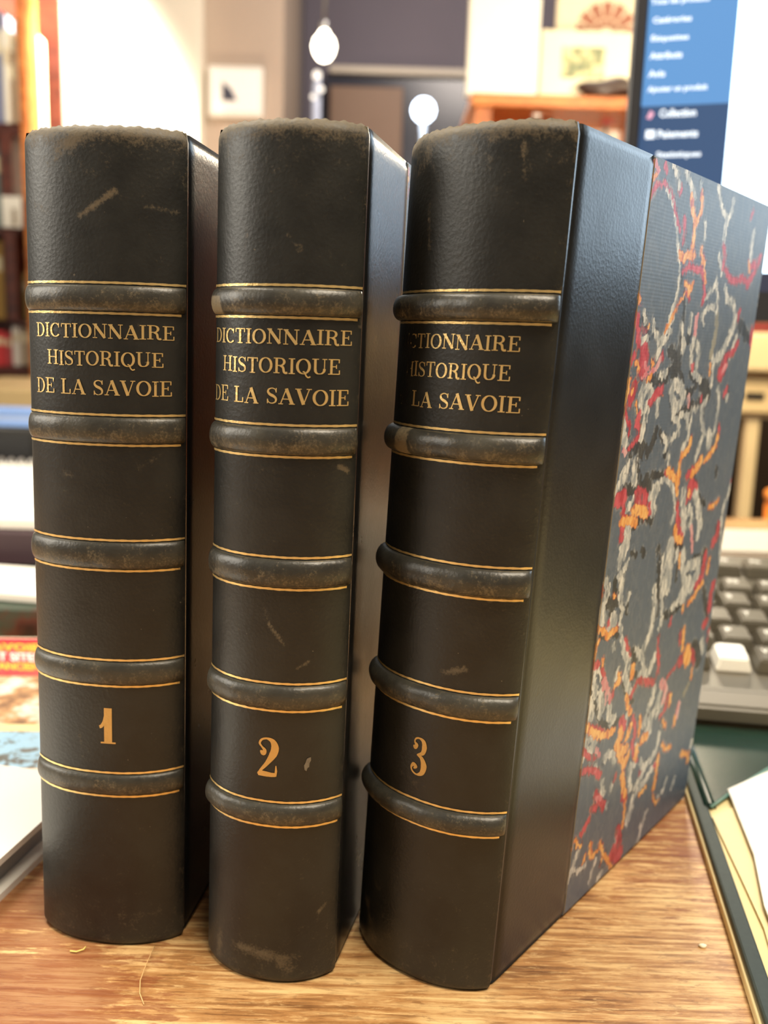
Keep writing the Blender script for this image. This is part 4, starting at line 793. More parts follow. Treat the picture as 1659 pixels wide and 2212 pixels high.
# ------------------------------------------------------------------ the three volumes
BH, BD, BL = 0.2349, 0.1518, 0.0445
RULES = (0.1950, 0.1880, 0.1602, 0.1529, 0.1255, 0.1177, 0.0906, 0.0836, 0.0561, 0.0496)
PEX = 2.3; QEX = 1.22
STROKES = """r0.6:458,2244 484,2272 540,2284 597,2263 644,2218 685,2176|g0.5:557,2271 625,2234 663,2183 689,2129 725,2074 739,2006 716,1955 695,1900 647,1849|o0.5:796,1999 743,1956 715,1920 676,1879|o0.9:450,2287 476,2297|p1.3:455,2326 484,2309|r0.9:525,2329 539,2322|g0.8:582,2342 630,2313 645,2288|r0.8:658,2290 650,2275|g1.1:687,2336 722,2313 770,2277|o1.5:750,2274 769,2243 803,2208 807,2179 807,2140|o1.1:825,2299 843,2252 824,2225 806,2199|g0.4:807,2325 827,2299|r1.2:714,2208 733,2171 724,2142|o1.8:716,2107 748,2095 782,2113 825,2112|o1.3:880,2137 906,2109 925,2100|r1.1:760,2062 795,2079 854,2074 911,2078 948,2040 964,1999 950,1977|o0.7:932,2080 956,2040|o0.8:785,2029 818,2016 827,1991 849,2028|r0.9:810,2000 836,1986|g0.6:886,2218 896,2174|g0.6:958,2337 1000,2292 1035,2266 1072,2255|g0.8:1113,2312 1110,2280 1082,2251|g1.8:1074,2250 1068,2207 1071,2181|r1.4:1077,2166 1106,2136 1098,2098|r1.2:1124,2095 1187,2066 1240,2064 1304,2080 1384,2068|r1.7:1376,2126 1428,2136 1473,2163 1410,2093 1371,2056|g1.3:1359,2238 1358,2181 1370,2137|o0.6:1350,2141 1374,2108|r0.7:1324,2312 1310,2283|g1.0:1044,2131 1092,2092 1089,2081|g0.5:1056,2063 1051,2036 1011,2017 976,1989|g0.7:1067,2037 1092,1995 1102,1951|g0.6:992,1909 966,1935 1001,1963 1061,1971 1102,1951|p0.7:927,1939 926,1902|g1.2:1147,2042 1182,2000 1254,1992 1292,1948|k1.4:1338,1926 1422,1905 1477,1871|g0.8:1526,2036 1534,1957|r1.0:1329,1967 1324,1938|k0.5:733,2060 772,2028 804,1959 812,1857 815,1790|g0.7:506,1926 526,1899|o0.9:450,1974 467,1957|k0.6:503,1917 541,1871|r1.8:458,1912 472,1888 487,1858 499,1838|r3.8:537,1821 549,1801 536,1780 549,1759|g1.5:503,1849 528,1849 551,1857|r1.5:458,1790 473,1803|o0.5:490,1788 511,1780 517,1759|p0.8:555,1782 573,1767 609,1759 645,1772 661,1785 669,1804|o1.2:612,1790 615,1780|p0.7:548,1741 571,1751 610,1753|o1.2:589,1738 606,1746|r0.8:673,1812 684,1799|o1.1:461,1739 460,1722 454,1699 448,1679 441,1658|r2.7:504,1718 493,1693 485,1677|o0.8:489,1706 491,1698|r0.8:451,1668 457,1635 481,1615|k2.4:618,1730 671,1734 725,1742 764,1752 806,1758|k1.7:760,1826 726,1821 823,1797 799,1780 748,1758|k1.0:807,1923 801,1816 837,1757 875,1734|g0.7:512,1919 519,1897|o0.6:553,1893 547,1890|r0.8:511,1882 533,1875|g1.0:580,1909 590,1879 622,1861 640,1849 671,1860 700,1898 726,1925|g0.8:719,1882 699,1860 663,1841 645,1814 634,1806|g0.7:797,1909 814,1885|g1.9:834,1849 841,1830|g1.3:873,1931 872,1903 874,1887|k2.2:877,1878 876,1859|p1.3:915,1924 930,1882|g1.3:928,1868 915,1840 921,1803 929,1780|g1.5:961,1843 982,1812 977,1780|r0.9:938,1777 952,1762|g1.2:954,1757 992,1742 1031,1727|t2.4:1106,1946 1118,1893 1108,1834 1100,1810|g1.2:1120,1804 1139,1780 1145,1743 1141,1710|o0.8:1104,1780 1115,1753|g2.5:1288,1947 1286,1907 1241,1860 1204,1817 1164,1804|g1.0:1337,1881 1308,1836 1292,1808|r1.6:1358,1856 1330,1830 1246,1804|r4.6:1247,1780 1222,1752|p1.5:1267,1777 1238,1758|k3.1:1348,1921 1405,1904 1434,1886|r1.3:1493,1913 1506,1865 1540,1816|k3.3:1008,1721 1044,1714 1098,1707 1126,1680 1078,1672|k1.4:979,1733 932,1751|k1.4:969,1695 923,1690|g0.8:556,1717 594,1719 631,1708 639,1684 610,1671|g1.2:557,1712 549,1675 570,1651|g1.0:599,1703 584,1690 570,1672|r1.7:716,1703 668,1699 660,1683 625,1665|g1.2:681,1745 708,1750 726,1758|g2.6:805,1718 791,1696 808,1668 841,1638 880,1657 894,1682 860,1712 812,1721|p1.4:944,1675 954,1649|r1.0:1062,1669 1065,1660|k1.8:851,1632 927,1635 1003,1647 1065,1660|g1.0:691,1674 693,1644 699,1627|g1.6:570,1648 617,1647 609,1609 599,1577 591,1559|r1.6:562,1633 551,1607 568,1592|o0.5:526,1666 540,1642|r0.6:568,1592 576,1565 542,1548 514,1534|g2.7:453,1617 463,1582 485,1550|p1.2:478,1532 493,1523|r0.5:477,1621 502,1599 503,1572|k3.2:536,1525 583,1543 640,1509|k1.7:708,1577 691,1544 661,1507|k1.0:739,1569 788,1532|g1.1:827,1613 870,1599 901,1621 959,1613 973,1574|g1.1:888,1590 898,1563 857,1548 803,1531 796,1509|g1.1:763,1562 802,1534|k1.4:800,1497 808,1493|g0.5:989,1576 993,1543 972,1511|g1.0:1033,1634 993,1629 998,1596|g1.2:1122,1667 1083,1635 1103,1585 1145,1543 1114,1510 1091,1459|g0.8:1218,1696 1244,1655 1246,1585 1237,1537|g3.1:1192,1537 1205,1504|g1.7:957,1509 964,1490|o1.5:1022,1532 1009,1499 953,1476 946,1449 950,1416|o1.9:849,1440 894,1418 932,1399 952,1367|o1.5:957,1418 954,1382 955,1357|r0.7:828,1433 846,1426|o2.6:1147,1448 1120,1428 1077,1407|r2.0:1072,1420 1036,1405|o1.3:1288,1528 1277,1486 1230,1464 1185,1442|r0.7:1284,1560 1296,1531|r3.1:1074,1370 1086,1337|r1.5:1086,1381 1140,1353|g2.5:1014,1351 1023,1325|g2.6:1140,1331 1157,1310|g1.0:831,1491 842,1458|k1.1:719,1435 800,1430 832,1424|k2.6:673,1425 708,1401 624,1407 525,1409|g1.2:528,1488 491,1461 475,1431 456,1412|g1.2:524,1458 493,1434|g2.5:574,1487 576,1456 585,1428|g0.9:734,1364 753,1394 806,1412 851,1410 906,1384 937,1341|g2.7:733,1367 755,1388|k0.7:582,1502 609,1456 631,1429|r3.8:624,1385 668,1374|r2.4:505,1393 523,1396|g1.4:1541,1540 1540,1520|g1.4:1520,1331 1503,1298 1484,1272|r0.8:1551,1356 1517,1338|k0.9:1317,1411 1331,1377|r1.6:1312,1694 1292,1675|g0.7:1330,1674 1328,1658|r3.6:483,1383 520,1384|r4.7:634,1376 680,1360|r2.1:532,1344 541,1312 537,1280 538,1254|g0.8:600,1377 569,1351 552,1342|o2.6:605,1338 677,1326 709,1310|o2.1:528,1311 581,1310 639,1291|r1.3:727,1343 744,1311|g0.9:641,1353 643,1324|g3.6:772,1381 750,1360 742,1341 764,1318|g0.7:897,1389 932,1358 950,1316 966,1283 944,1255|o1.9:945,1387 956,1355|r1.5:1071,1355 1066,1324 1062,1312|o1.5:1076,1342 1073,1327|r1.5:971,1314 997,1264|r3.0:1004,1244 1015,1211 1049,1187|o2.0:986,1224 1008,1187 1064,1169|k1.2:1000,1162 1070,1151|g3.0:1016,1346 1037,1290 1060,1249 1068,1203|g2.6:1131,1333 1171,1296 1210,1242 1233,1206 1223,1161|g2.1:1098,1283 1140,1238 1121,1222|p1.1:1142,1212 1177,1141 1190,1106|k1.3:623,1279 659,1294 705,1302 762,1280|g3.0:582,1282 588,1238 578,1206|g1.7:552,1227 551,1188 550,1168|g2.2:566,1134 587,1104 587,1060|g0.9:614,1174 595,1146|k1.7:531,1120 540,1087|g2.1:466,1130 486,1101 486,1078|r1.0:437,1124 449,1099|o0.7:537,1076 551,1070|k2.5:491,1060 543,1055 576,1051|g3.8:458,1044 473,1010|g2.6:550,1004 571,976 534,970|g1.1:588,1054 620,1012 610,979 628,939|k1.0:537,1030 528,1015|r1.0:520,996 531,982|o1.3:440,994 474,981 534,946 589,957|k1.3:480,959 519,953 608,938|k0.9:650,1027 660,992|g0.6:661,1057 648,1033|g2.0:870,1034 888,980 893,915 885,869 844,831|k1.6:855,1173 887,1099 906,1017 926,933|k1.1:718,1192 738,1174|k0.6:634,1197 672,1182|g5.0:966,1168 970,1110 978,1061 985,1018|g1.5:914,1135 923,1062 943,1000 965,934|g1.2:1039,1143 1035,1109|k0.8:1054,1080 1063,1029|g2.7:1098,1121 1108,1093|o0.7:1065,1116 1082,1071|g2.7:1163,1060 1227,1056 1271,1059 1283,1005|g2.2:1109,1067 1145,1013 1170,992|g6.1:1181,986 1157,957|g3.4:1252,990 1224,968|g1.9:1119,941 1066,926|k2.2:1159,926 1055,908 1004,913|r2.3:1340,1075 1339,1030 1334,992 1280,964|o1.4:1390,1045 1389,1000|o1.4:1355,964 1305,945 1277,923 1228,909|r3.0:1437,1171 1442,1135 1403,1110|k2.3:1315,1089 1315,1065 1219,1078|g1.4:1517,1315 1486,1270 1463,1227|g1.2:1467,1195 1513,1060 1529,1022|o1.2:1393,1277 1351,1262 1304,1261|k1.1:1173,1316 1251,1277|r2.5:1485,932 1470,895 1476,831|r2.5:1465,782 1439,773|r1.5:1513,738 1518,699|k1.8:1376,935 1470,796|r1.1:1064,883 1062,863|g1.3:975,903 962,870|r1.7:1187,800 1201,762|o1.4:1219,810 1230,755 1231,726|o5.4:1287,698 1306,672|r2.5:1338,685 1365,663|r1.8:1242,695 1210,686|o1.1:1175,906 1171,893|g1.9:1446,706 1474,658|k4.9:1359,705 1417,654|g1.4:642,911 684,862 726,810|r0.7:671,904 727,832|o1.0:466,943 451,929 445,905|g1.3:774,842 822,804 865,764|g1.3:846,824 830,802|g1.6:958,762 933,742|k1.9:753,841 782,792|r0.7:965,836 980,766|g0.6:584,905 588,889|o1.0:448,911 451,899|r1.7:446,871 485,864 467,859|o0.7:519,875 519,851|r1.3:516,840 536,811|g0.9:449,859 496,843 516,814|g0.9:467,836 471,820|g2.2:477,795 492,764|g2.7:532,755 533,728 559,702 545,682|p2.3:541,792 577,754 585,724|r1.4:628,736 626,722|p1.4:603,731 610,705|g1.9:608,690 618,653 640,621 664,632|k1.3:432,805 485,743 522,695 561,643 636,609 692,607|g2.6:469,733 478,697|g1.7:450,759 466,742|o1.7:638,752 670,758 657,781|g1.6:637,780 644,803|g1.9:674,865 705,829 724,787 702,768 743,722 766,693|o2.0:769,781 771,749|g1.5:815,820 850,779 878,739 841,736|g1.6:960,773 940,739 907,718 856,735|k1.0:837,724 793,749|r1.7:840,713 900,693 979,664|r1.5:819,710 797,687 787,671|p2.8:1060,641 1115,601 1103,563|r1.4:1145,564 1142,522 1098,501|o1.4:1174,555 1175,527|g2.2:995,639 991,603 966,580|g2.3:1062,609 1046,559 1019,539|g1.7:1092,545 1058,520|g5.0:987,515 991,476|g1.3:962,567 943,529 932,512|k0.7:942,557 977,546|o1.2:1125,471 1162,437|o1.3:895,558 905,525 907,493|o2.7:940,462 981,459|r1.1:979,788 1012,712 1004,688|o1.5:747,682 766,645 800,602|k0.8:701,746 754,683 801,647|r1.2:827,583 856,537 868,496|r3.0:730,595 759,569|g0.8:768,612 778,576|o2.5:731,565 747,534|o2.3:814,554 795,518|o3.0:716,518 773,469 801,473|o2.0:734,480 782,436 806,404|o2.6:825,441 809,420|r1.1:849,486 873,431 916,388|o2.4:900,442 903,406|g0.8:889,452 895,433|o1.8:448,668 499,636 574,596 614,591 671,582|r1.1:475,659 517,642 583,608|g1.8:459,622 498,618 530,589 522,570 483,578|g1.5:462,612 470,579 444,558 438,536|o0.6:439,632 437,615|r0.9:441,595 510,543 552,528|p0.9:550,560 580,522|g1.5:627,492 637,508 696,490 712,458|r1.6:449,514 501,504 550,485 605,449|g1.1:560,497 565,480|g1.2:633,419 634,390 656,358|r1.9:589,385 633,345 670,307|p1.2:600,368 637,353|r1.5:574,339 610,328|g1.0:691,305 693,297|g0.7:714,375 713,352|r1.0:737,393 733,381|o2.3:799,376 823,320 848,282|r2.4:832,289 854,263|o1.3:857,251 869,184 863,151|g1.6:864,383 873,328 893,286|g1.1:864,383 905,375|g1.7:952,371 988,334 1059,340 1101,364 1107,423|g1.8:1096,301 1032,267 972,255 931,236 910,202 909,153|g1.4:1015,324 974,300 934,277|g2.8:927,195 907,157|o0.8:1043,235 988,227|o1.8:1131,325 1136,283 1137,228 1129,197|r1.4:1104,302 1134,287|r0.9:958,327 968,320|o1.2:1160,366 1197,335 1254,322|o1.6:1391,247 1482,211 1484,179|g0.9:1263,191 1241,150 1185,131|g0.9:1358,155 1332,122|o0.6:1131,167 1172,117 1214,123|o2.2:1295,694 1304,670|r1.8:1256,675 1222,670|r1.5:1360,670 1383,634|o1.0:1377,573 1374,607|t1.3:1356,553 1322,519|p2.5:1278,488 1275,445|o1.2:1257,443 1259,413|r0.6:1186,673 1108,648|g0.7:1087,118 1042,78|g1.4:1504,259 1500,245|k3.8:1389,670 1437,620|r1.4:560,307 536,284 514,275|o0.9:474,269 492,243 520,228|o0.9:451,247 439,249|o1.1:599,201 603,163 626,142 669,148|o0.9:563,171 557,150|o1.0:677,170 718,113 773,55 810,18|o0.8:710,91 707,80|r3.1:828,155 853,92|r5.7:816,72 861,38|g1.0:822,125 813,83|g1.1:504,216 488,188 471,159 454,134|g0.7:659,115 636,81 627,41|g0.7:573,133 524,134 497,150|g1.3:438,127 435,92 429,40|g1.0:724,39 702,24|g0.8:1082,115 1035,17"""
CL = {c: [] for c in 'grokpt'}
for s in STROKES.split('|'):
    h_, q = s.split(':'); pts = [tuple(float(v) / 10 for v in a.split(',')) for a in q.split()]
    if len(pts) == 1: pts = pts * 2
    CL[h_[0]].append((float(h_[1:]) / 2 * 1.15 + 0.10, pts))
def marble_board(name, parent, u, sign, res=0.55):
    """outer face of a cover board: a fine sheet in (v,z) carrying the layout of the paper's colours, with thickness"""
    v0, v1 = BL, BD
    nv_ = int((v1 - v0) * 1000 / res); nz_ = int(BH * 1000 / res)
    gv, gz = np.meshgrid(np.linspace(v0, v1, nv_ + 1), np.linspace(0.0012, BH - 0.0006, nz_ + 1))
    V = gv.ravel() * 1000; Z = gz.ravel() * 1000
    # gentle wavering of the edges
    Vw = V + 0.25 * np.sin(Z * 1.9 + 1.3 * np.sin(V * 1.1)) + 0.15 * np.sin(V * 4.1 + Z * 2.3); Zw = Z + 0.3 * np.sin(V * 2.1 + 0.7 * np.sin(Z * 0.9))
    fields = {}
    for c, lst in CL.items():
        f = np.full(V.shape, -2.0)
        for hw, pts in lst:
            for (ax, ay), (bx, by) in zip(pts, pts[1:]):
                r = hw + 2.1
                sel = np.where((V > min(ax, bx) - r) & (V < max(ax, bx) + r) & (Z > min(ay, by) - r) & (Z < max(ay, by) + r))[0]
                if not len(sel): continue
                px, pz = Vw[sel], Zw[sel]; dx, dy = bx - ax, by - ay; l2 = dx * dx + dy * dy + 1e-9
                t = np.clip(((px - ax) * dx + (pz - ay) * dy) / l2, 0, 1)
                d = np.hypot(px - ax - t * dx, pz - ay - t * dy); f[sel] = np.maximum(f[sel], hw - d)
        fields['m' + c] = f
    edge = 0.0006
    co = np.stack([np.full(V.shape, u), V / 1000, Z / 1000], 1)
    n = nv_ + 1; faces = []
    for j in range(nz_):
        for i in range(nv_):
            a = j * n + i; q = (a, a + 1, a + n + 1, a + n); faces.append(q if sign > 0 else q[::-1])
    # border skirt going inwards so that the board is solid
    ring = [i for i in range(n)] + [j * n + n - 1 for j in range(1, nz_ + 1)] + [nz_ * n + i for i in range(n - 2, -1, -1)] + [j * n for j in range(nz_ - 1, 0, -1)]
    base = len(co); inner = co[ring].copy(); inner[:, 0] -= sign * 0.0022
    co = np.vstack([co, inner]); m_ = len(ring)
    for k in range(m_):
        q = (ring[k], base + k, base + (k + 1) % m_, ring[(k + 1) % m_]); faces.append(q if sign > 0 else q[::-1])
    q = tuple(base + k for k in range(m_)); faces.append(q[::-1] if sign > 0 else q)
    me = bpy.data.meshes.new(name); me.from_pydata(co.tolist(), [], faces); me.update()
    for a, f in fields.items():
        at_ = me.attributes.new(a, 'FLOAT', 'POINT'); at_.data.foreach_set('value', np.concatenate([f, np.full(m_, -2.0)]).astype(np.float32))
    me.materials.append(M_marble)
    o = bpy.data.objects.new(name, me); COL.objects.link(o); o.parent = parent
    return o
def scuff_attr(me, vals):
    a = me.attributes.new('scuff', 'FLOAT', 'POINT'); a.data.foreach_set('value', np.asarray(vals, np.float32))

def volume(num, loc, yaw, W, sag, lean, lean2, label, txt, fades, scuffs, chip=None):
    T = thing('leather_book', label, 'book', (loc[0], loc[1], 0), yaw, 'volumes of the leather-bound set')
    tl, tl2 = math.tan(lean), math.tan(lean2)
    def sh(p): return (p[0] + p[2] * tl, p[1] + p[2] * tl2, p[2])
    def sec(u): return -sag * max(0.0, 1 - abs(2 * u / W) ** PEX) ** (1 / QEX)
    def nrm(u):
        e = 1e-5; ua, ub = max(-W / 2, u - e), min(W / 2, u + e); d = Vector((ub - ua, sec(ub) - sec(ua))).normalized(); return Vector((d.y, -d.x))
    # parameter: arc length along the section
    uu = W / 2 * np.sin(np.linspace(-pi / 2, pi / 2, 1201)); vv = np.array([sec(u) for u in uu])
    # round the joint a little
    arc = np.concatenate([[0], np.cumsum(np.hypot(np.diff(uu), np.diff(vv)))]); arc -= arc[-1] / 2; AL = arc[-1]
    def on(a, z, off=0.0):
        u = float(np.interp(a, arc, uu)); v = float(np.interp(a, arc, vv)); n = nrm(u)
        return Vector(sh((u + n.x * off, v + n.y * off, z)))
    # ---- spine
    na, nz = 80, 330
    vs = []; sc = []
    for j in range(nz + 1):
        z = BH * j / nz
        inset = 0.0
        if z < 0.0022: inset = -0.0011 * (1 - z / 0.0022) ** 2
        if z > BH - 0.003: inset = -0.0016 * ((z - BH + 0.003) / 0.003) ** 2
        for i in range(na + 1):
            a = -AL + 2 * AL * i / na
            rag = 0.0
            if j == nz: rag = 0.00016 * math.sin(a * 1100 + num) + 0.00014 * math.sin(a * 2500 + 2 * num)
            p = on(a, z, inset); p.z += rag; vs.append(p)
            s = 0.02
            s += 0.55 * max(0, 1 - (BH - z) / 0.006) + 0.22 * max(0, 1 - (BH - z) / 0.020)
            s += 0.14 * max(0, 1 - z / 0.020) + 0.06 * max(0, 1 - z / 0.05)
            s += 0.16 * max(0, 1 - (AL - a) / 0.0022)
            for (x0, z0, x1, z1, hw, st) in scuffs:
                dx, dz = x1 - x0, z1 - z0; t = min(1, max(0, ((a - x0) * dx + (z - z0) * dz) / (dx * dx + dz * dz + 1e-12)))
                d = math.hypot(a - x0 - t * dx, z - z0 - t * dz)
                if d < hw: s += st * (1 - d / hw)
            sc.append(s)
    n = na + 1; fs = [(j * n + i, j * n + i + 1, (j + 1) * n + i + 1, (j + 1) * n + i) for j in range(nz) for i in range(na)]
    # headcap turn-in on top and bottom
    b0 = len(vs)
    for i in range(na + 1):
        a = -AL + 2 * AL * i / na; p = on(a * 0.985, BH - 0.001, -0.0035); vs.append(p); sc.append(0.8)
    fs += [(nz * n + i, nz * n + i + 1, b0 + i + 1, b0 + i) for i in range(na)]
    me = bpy.data.meshes.new('spine'); me.from_pydata([tuple(v) for v in vs], [], fs); me.update()
    for p in me.polygons: p.use_smooth = True
    scuff_attr(me, sc); me.materials.append(M_spine)
    o = bpy.data.objects.new('spine', me); COL.objects.link(o); o.parent = T
    # ---- raised bands
    for bi in range(5):
        zt_, zb_ = RULES[2 * bi], RULES[2 * bi + 1]; zc = (zt_ + zb_) / 2; hw = (zt_ - zb_) / 2 - 0.0001; na2, nr = 64, 12
        vs = []; sc = []; A2 = AL * 0.995; proud = (0.0017, 0.0021, 0.0027)[num - 1]
        for i in range(na2 + 1):
            a = -A2 + 2 * A2 * i / na2; e = min(1.0, (A2 - abs(a)) / 0.0032); e = math.sqrt(max(0, 1 - (1 - e) ** 2))
            wob = 1 + 0.04 * math.sin(a * 700 + bi * 2 + num)
            for k in range(nr + 1):
                th = -pi / 2 + pi * k / nr
                c_ = max(0, math.cos(th)) ** 0.85
                vs.append(on(a, zc + hw * math.sin(th), -0.0002 + proud * wob * c_ * e))
                sc.append(0.08 + 0.26 * max(0, -math.sin(th) + 0.15) * c_ + 0.10 * c_ + (0.5 if (num == 2 and bi == 0 and a < -AL + 0.008 and k < 8) or (num == 3 and bi == 1 and -AL * 0.55 < a < -AL * 0.35) else 0))
        fs = [(i * (nr + 1) + k, (i + 1) * (nr + 1) + k, (i + 1) * (nr + 1) + k + 1, i * (nr + 1) + k + 1) for i in range(na2) for k in range(nr)]
        me = bpy.data.meshes.new('raised_band'); me.from_pydata([tuple(v) for v in vs], [], fs); me.update()
        for p in me.polygons: p.use_smooth = True
        scuff_attr(me, sc); me.materials.append(M_band)
        o = bpy.data.objects.new('raised_band', me); COL.objects.link(o); o.parent = T
    # ---- gold rules
    for ri, zr in enumerate(RULES):
        up = ri % 2 == 0; a0 = -AL * (0.99 if up else 0.98); a1 = AL * (0.985 if up else 0.93); zz = zr + (0.0005 if up else -0.0004)
        if num == 3: a0 = -AL * 0.86
        vs = []; N = 60; fd = []
        for i in range(N + 1):
            a = a0 + (a1 - a0) * i / N
            wid = 0.00030 + 0.00004 * math.sin(i * 1.7 + ri)
            for dz in (-wid, wid): vs.append(on(a, zz + dz + 0.00002 * math.sin(i * 0.9 + ri), 0.00016)); fd.append(-0.25 + (0.25 * random.random() if i > 3 else 0.1))
        fs = [(2 * i, 2 * i + 2, 2 * i + 3, 2 * i + 1) for i in range(N)]
        me = bpy.data.meshes.new('gold_rule'); me.from_pydata([tuple(v) for v in vs], [], fs); me.update()
        at_ = me.attributes.new('fade', 'FLOAT', 'POINT'); at_.data.foreach_set('value', np.asarray(fd, np.float32))
        me.materials.append(M_gold); o = bpy.data.objects.new('gold_rule', me); COL.objects.link(o); o.parent = T
    # ---- lettering
    def letters(name, rows, m_):
        vs = []; fs = []; fd = []
        for (s, a0, a1, z0, hh, fade) in rows:
            adv = [GL[ch][0] for ch in s]; tot = sum(adv); kx = (a1 - a0) / tot; x = a0
            for ch, w in zip(s, adv):
                jz = 0.00012 * random.uniform(-1, 1)
                for (kd, pts, ww) in GL[ch][1]:
                    pairs = stroke_quads(kd, pts, ww); b = len(vs)
                    for L_, R_ in pairs:
                        for q in (L_, R_):
                            a = x + q[0] * kx; vs.append(on(a, z0 + jz + q[1] * hh, 0.00014)); fd.append(fade(a))
                    for i in range(len(pairs) - 1): fs.append((b + 2 * i, b + 2 * i + 1, b + 2 * i + 3, b + 2 * i + 2))
                x += w * kx
        me = bpy.data.meshes.new(name); me.from_pydata([tuple(v) for v in vs], [], fs); me.update()
        bm = nb(); bm.from_mesh(me)
        for f in bm.faces:
            if f.normal.y > 0: f.normal_flip()
        bm.to_mesh(me); bm.free()
        at_ = me.attributes.new('fade', 'FLOAT', 'POINT'); at_.data.foreach_set('value', np.asarray(fd, np.float32))
        me.materials.append(m_); o = bpy.data.objects.new(name, me); COL.objects.link(o); o.parent = T
        return o
    U = lambda u: float(np.interp(u, uu, arc))
    rows = [(s, U(a / 1000), U(b / 1000), z / 1000, h / 1000, fades) for (s, a, b, z, h) in txt[:3]]
    letters('title_lettering', rows, M_gold)
    s, a, b, z, h = txt[3]
    letters('volume_number', [(s, U(a / 1000), U(b / 1000), z / 1000, h / 1000, lambda q: -0.5)], M_num)
    if chip:
        bm = nb(); pts = [(-0.5, -0.9), (-0.1, -1.1), (0.15, -0.6), (0.45, -0.5), (0.5, 0.1), (0.8, 0.5), (0.75, 1.0), (0.3, 0.95), (-0.1, 0.8), (-0.35, 0.2), (-0.65, -0.2)]
        q = [on(U(chip[0]) + x * 0.0013, chip[1] + y * 0.0019, 0.00018) for x, y in pts]
        bm.faces.new([bm.verts.new(p) for p in q])
        o = obj('scraped_spot', bm, plain('grey_scrape', rgb(120, 112, 98), 0.6, var=0.3, scale=900), T); o['label'] = 'small pale scraped spot'
    # ---- covers: leather strip with hinge groove, marbled board, and the pages between
    prof = [(0.0, 0.0), (0.0006, 0.0), (0.0011, -0.00055), (0.0017, -0.0007), (0.0023, -0.0003), (0.0030, 0.0), (0.006, 0.00005)] + [(0.006 + (BL - 0.0062) * i / 14, 0.00005) for i in range(1, 15)] + [(BL + 0.0004, -0.0002), (BL + 0.0004, -0.0012)]
    for sgn in (1, -1):
        vs = []; sc = []; nz = 90
        for j in range(nz + 1):
            z = 0.0008 + (BH - 0.0012) * j / nz
            ins = 0.0006 if (j == 0 or j == nz) else 0.0
            for v, off in prof:
                vs.append(sh((sgn * (W / 2 + off - ins), v, z))); sc.append(0.05 + 0.5 * max(0, 1 - (BH - z) / 0.006) * max(0, 1 - v / 0.02) + 0.10 * max(0, 1 - abs(v - 0.0004) / 0.0008) + (0.25 if v > BL - 0.0008 else 0) + 0.12 * max(0, 1 - z / 0.03))
        n = len(prof); fs = []
        for j in range(nz):
            for i in range(n - 1):
                q = (j * n + i, j * n + i + 1, (j + 1) * n + i + 1, (j + 1) * n + i); fs.append(q if sgn > 0 else q[::-1])
        b0 = len(vs)
        for j in (0, nz):
            for i in range(n): x, y, z = vs[j * n + i]; vs.append((x - sgn * 0.0022, y, z)); sc.append(0.3)
        for r, j in ((0, 0), (1, nz)):
            for i in range(n - 1): fs.append((j * n + i, j * n + i + 1, b0 + r * n + i + 1, b0 + r * n + i))
        me = bpy.data.meshes.new('leather_side'); me.from_pydata(vs, [], fs); me.update()
        for p in me.polygons: p.use_smooth = True
        scuff_attr(me, sc); me.materials.append(M_side); o = bpy.data.objects.new('leather_side', me); COL.objects.link(o); o.parent = T
        key = 1 if (sgn == 1 and num == 3) else 0
        o = marble_board('marbled_board', T, 0.0, sgn, 0.55 if key else 2.2)
        o.data.transform(Matrix(((1, 0, tl, sgn * (W / 2 - 0.0001)), (0, 1, tl2, 0), (0, 0, 1, 0), (0, 0, 0, 1))))
    bm = nb(); box(bm, W / 2 - 0.0015, W / 2 + 0.00012, BL + 0.0004, BL + 0.00058, 0.0015, BH - 0.001)
    for v in bm.verts: v.co = Vector(sh(v.co))
    obj('paper_edge', bm, plain('toned_paper_edge', rgb(150, 132, 98), 0.7), T)
    bm = nb(); box(bm, -W / 2 + 0.003, W / 2 - 0.003, 0.0005, BD - 0.004, 0.003, BH - 0.004)
    for v in bm.verts: v.co = Vector(sh(v.co))
    obj('page_block', bm, plain('yellowed_page_edges', rgb(206, 190, 150), 0.7, scale=300), T)
    return T

def t3(a0, a1, b0, b1, c0, c1): return [('DICTIONNAIRE', a0, a1, 181.0, 3.75), ('HISTORIQUE', b0, b1, 173.7, 3.9), ('DE LA SAVOIE', c0, c1, 165.9, 4.1)]
volume(1, (-0.0806, 0.2597), -0.1291, 0.0455, 0.0087, 0.0165, -0.0039, 'left leather-bound volume, gold numeral 1 on its black spine',
       t3(-18.4, 20.4, -14.4, 18.0, -18.8, 19.9) + [('1', -0.2, 5.6, 65.6, 11.0)], lambda a: -0.06 + 0.10 * math.sin(a * 900),
       [(-0.0033, 0.2122, 0.0062, 0.2187, 0.0014, 0.8), (0.014, 0.2150, 0.022, 0.2145, 0.0011, 0.6), (-0.019, 0.2155, -0.014, 0.2140, 0.0020, 0.35), (-0.010, 0.2285, -0.004, 0.2310, 0.003, 0.45), (0.010, 0.145, 0.019, 0.151, 0.0014, 0.3), (-0.010, 0.144, -0.007, 0.144, 0.002, 0.3), (-0.006, 0.069, -0.005, 0.060, 0.0012, 0.3), (-0.008, 0.0745, -0.005, 0.0745, 0.0014, 0.25), (0.004, 0.0105, 0.018, 0.0108, 0.0014, 0.2)])
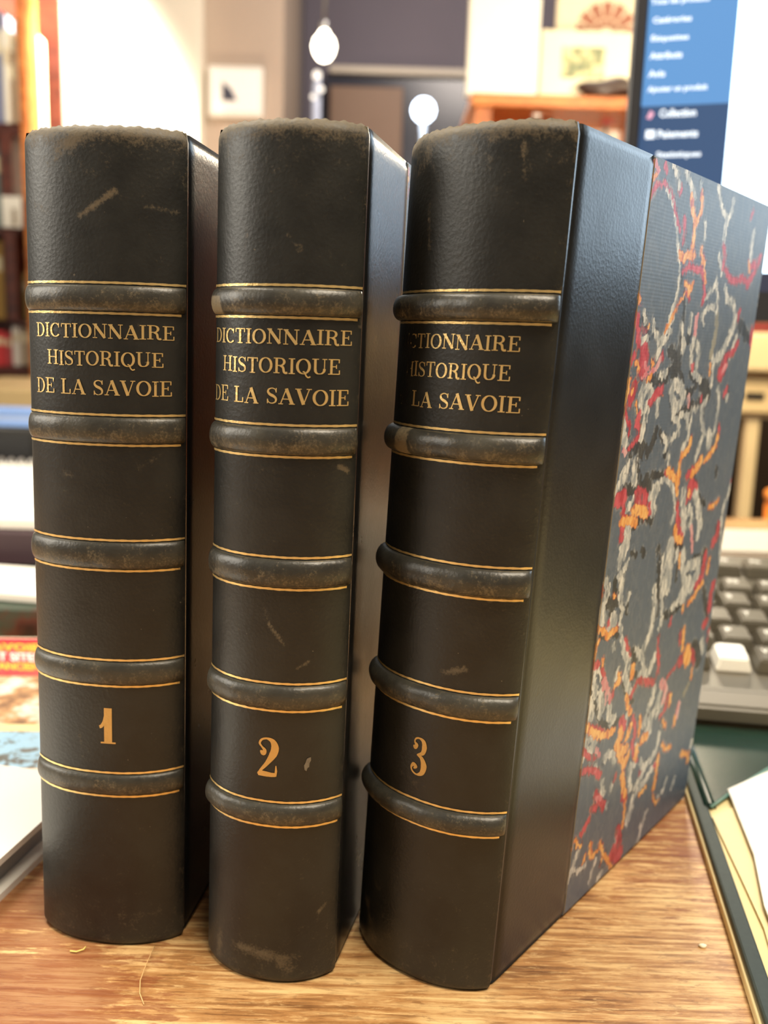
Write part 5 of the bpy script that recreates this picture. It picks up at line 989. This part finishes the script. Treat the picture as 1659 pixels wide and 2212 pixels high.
volume(2, (-0.0298, 0.2467), -0.2318, 0.0400, 0.0100, 0.0175, -0.0006, 'middle leather-bound volume, gold numeral 2 and a pale scraped spot on its spine',
       t3(-18.9, 18.4, -15.6, 16.2, -19.1, 18.2) + [('2', -2.2, 4.2, 64.0, 11.3)], lambda a: -0.08 + 0.16 * max(0, (-a - 0.014) / 0.008),
       [(0.003, 0.2075, 0.006, 0.2040, 0.0012, 0.45), (-0.0085, 0.209, -0.0085, 0.203, 0.0007, 0.4), (0.0005, 0.1075, 0.005, 0.102, 0.0008, 0.8), (-0.001, 0.112, 0.0005, 0.1075, 0.0006, 0.5), (0.0085, 0.0955, 0.0115, 0.0975, 0.0008, 0.7), (-0.006, 0.010, 0.008, 0.0085, 0.0028, 0.5), (-0.014, 0.013, -0.0145, 0.004, 0.0018, 0.35), (0.006, 0.006, 0.0095, 0.0045, 0.002, 0.45), (0.018, 0.150, 0.0205, 0.149, 0.0012, 1.0), (0.017, 0.022, 0.019, 0.024, 0.001, 0.6)], chip=(0.0117, 0.0680))
volume(3, (0.0153, 0.2511), -0.6657, 0.0486, 0.0109, 0.0469, -0.0002, 'right leather-bound volume, gold numeral 3, marbled paper cover facing right',
       t3(-19.4, 18.0, -15.6, 16.5, -20.6, 19.2) + [('3', -2.1, 3.6, 63.8, 11.2)], lambda a: -0.06 + 0.40 * max(0.0, min(1.0, (-a - 0.0118) / 0.0025)),
       [(-0.0105, 0.2165, -0.0095, 0.206, 0.0012, 0.45), (-0.021, 0.226, -0.012, 0.229, 0.004, 0.25), (0.015, 0.229, 0.016, 0.221, 0.0012, 0.4), (0.006, 0.0955, 0.012, 0.0975, 0.0016, 0.75), (-0.004, 0.0625, 0.000, 0.0615, 0.0018, 0.35), (-0.018, 0.016, -0.012, 0.006, 0.003, 0.35), (0.014, 0.030, 0.016, 0.026, 0.001, 0.3), (-0.014, 0.024, -0.011, 0.023, 0.002, 0.3), (0.016, 0.116, 0.021, 0.119, 0.0008, 0.4)])
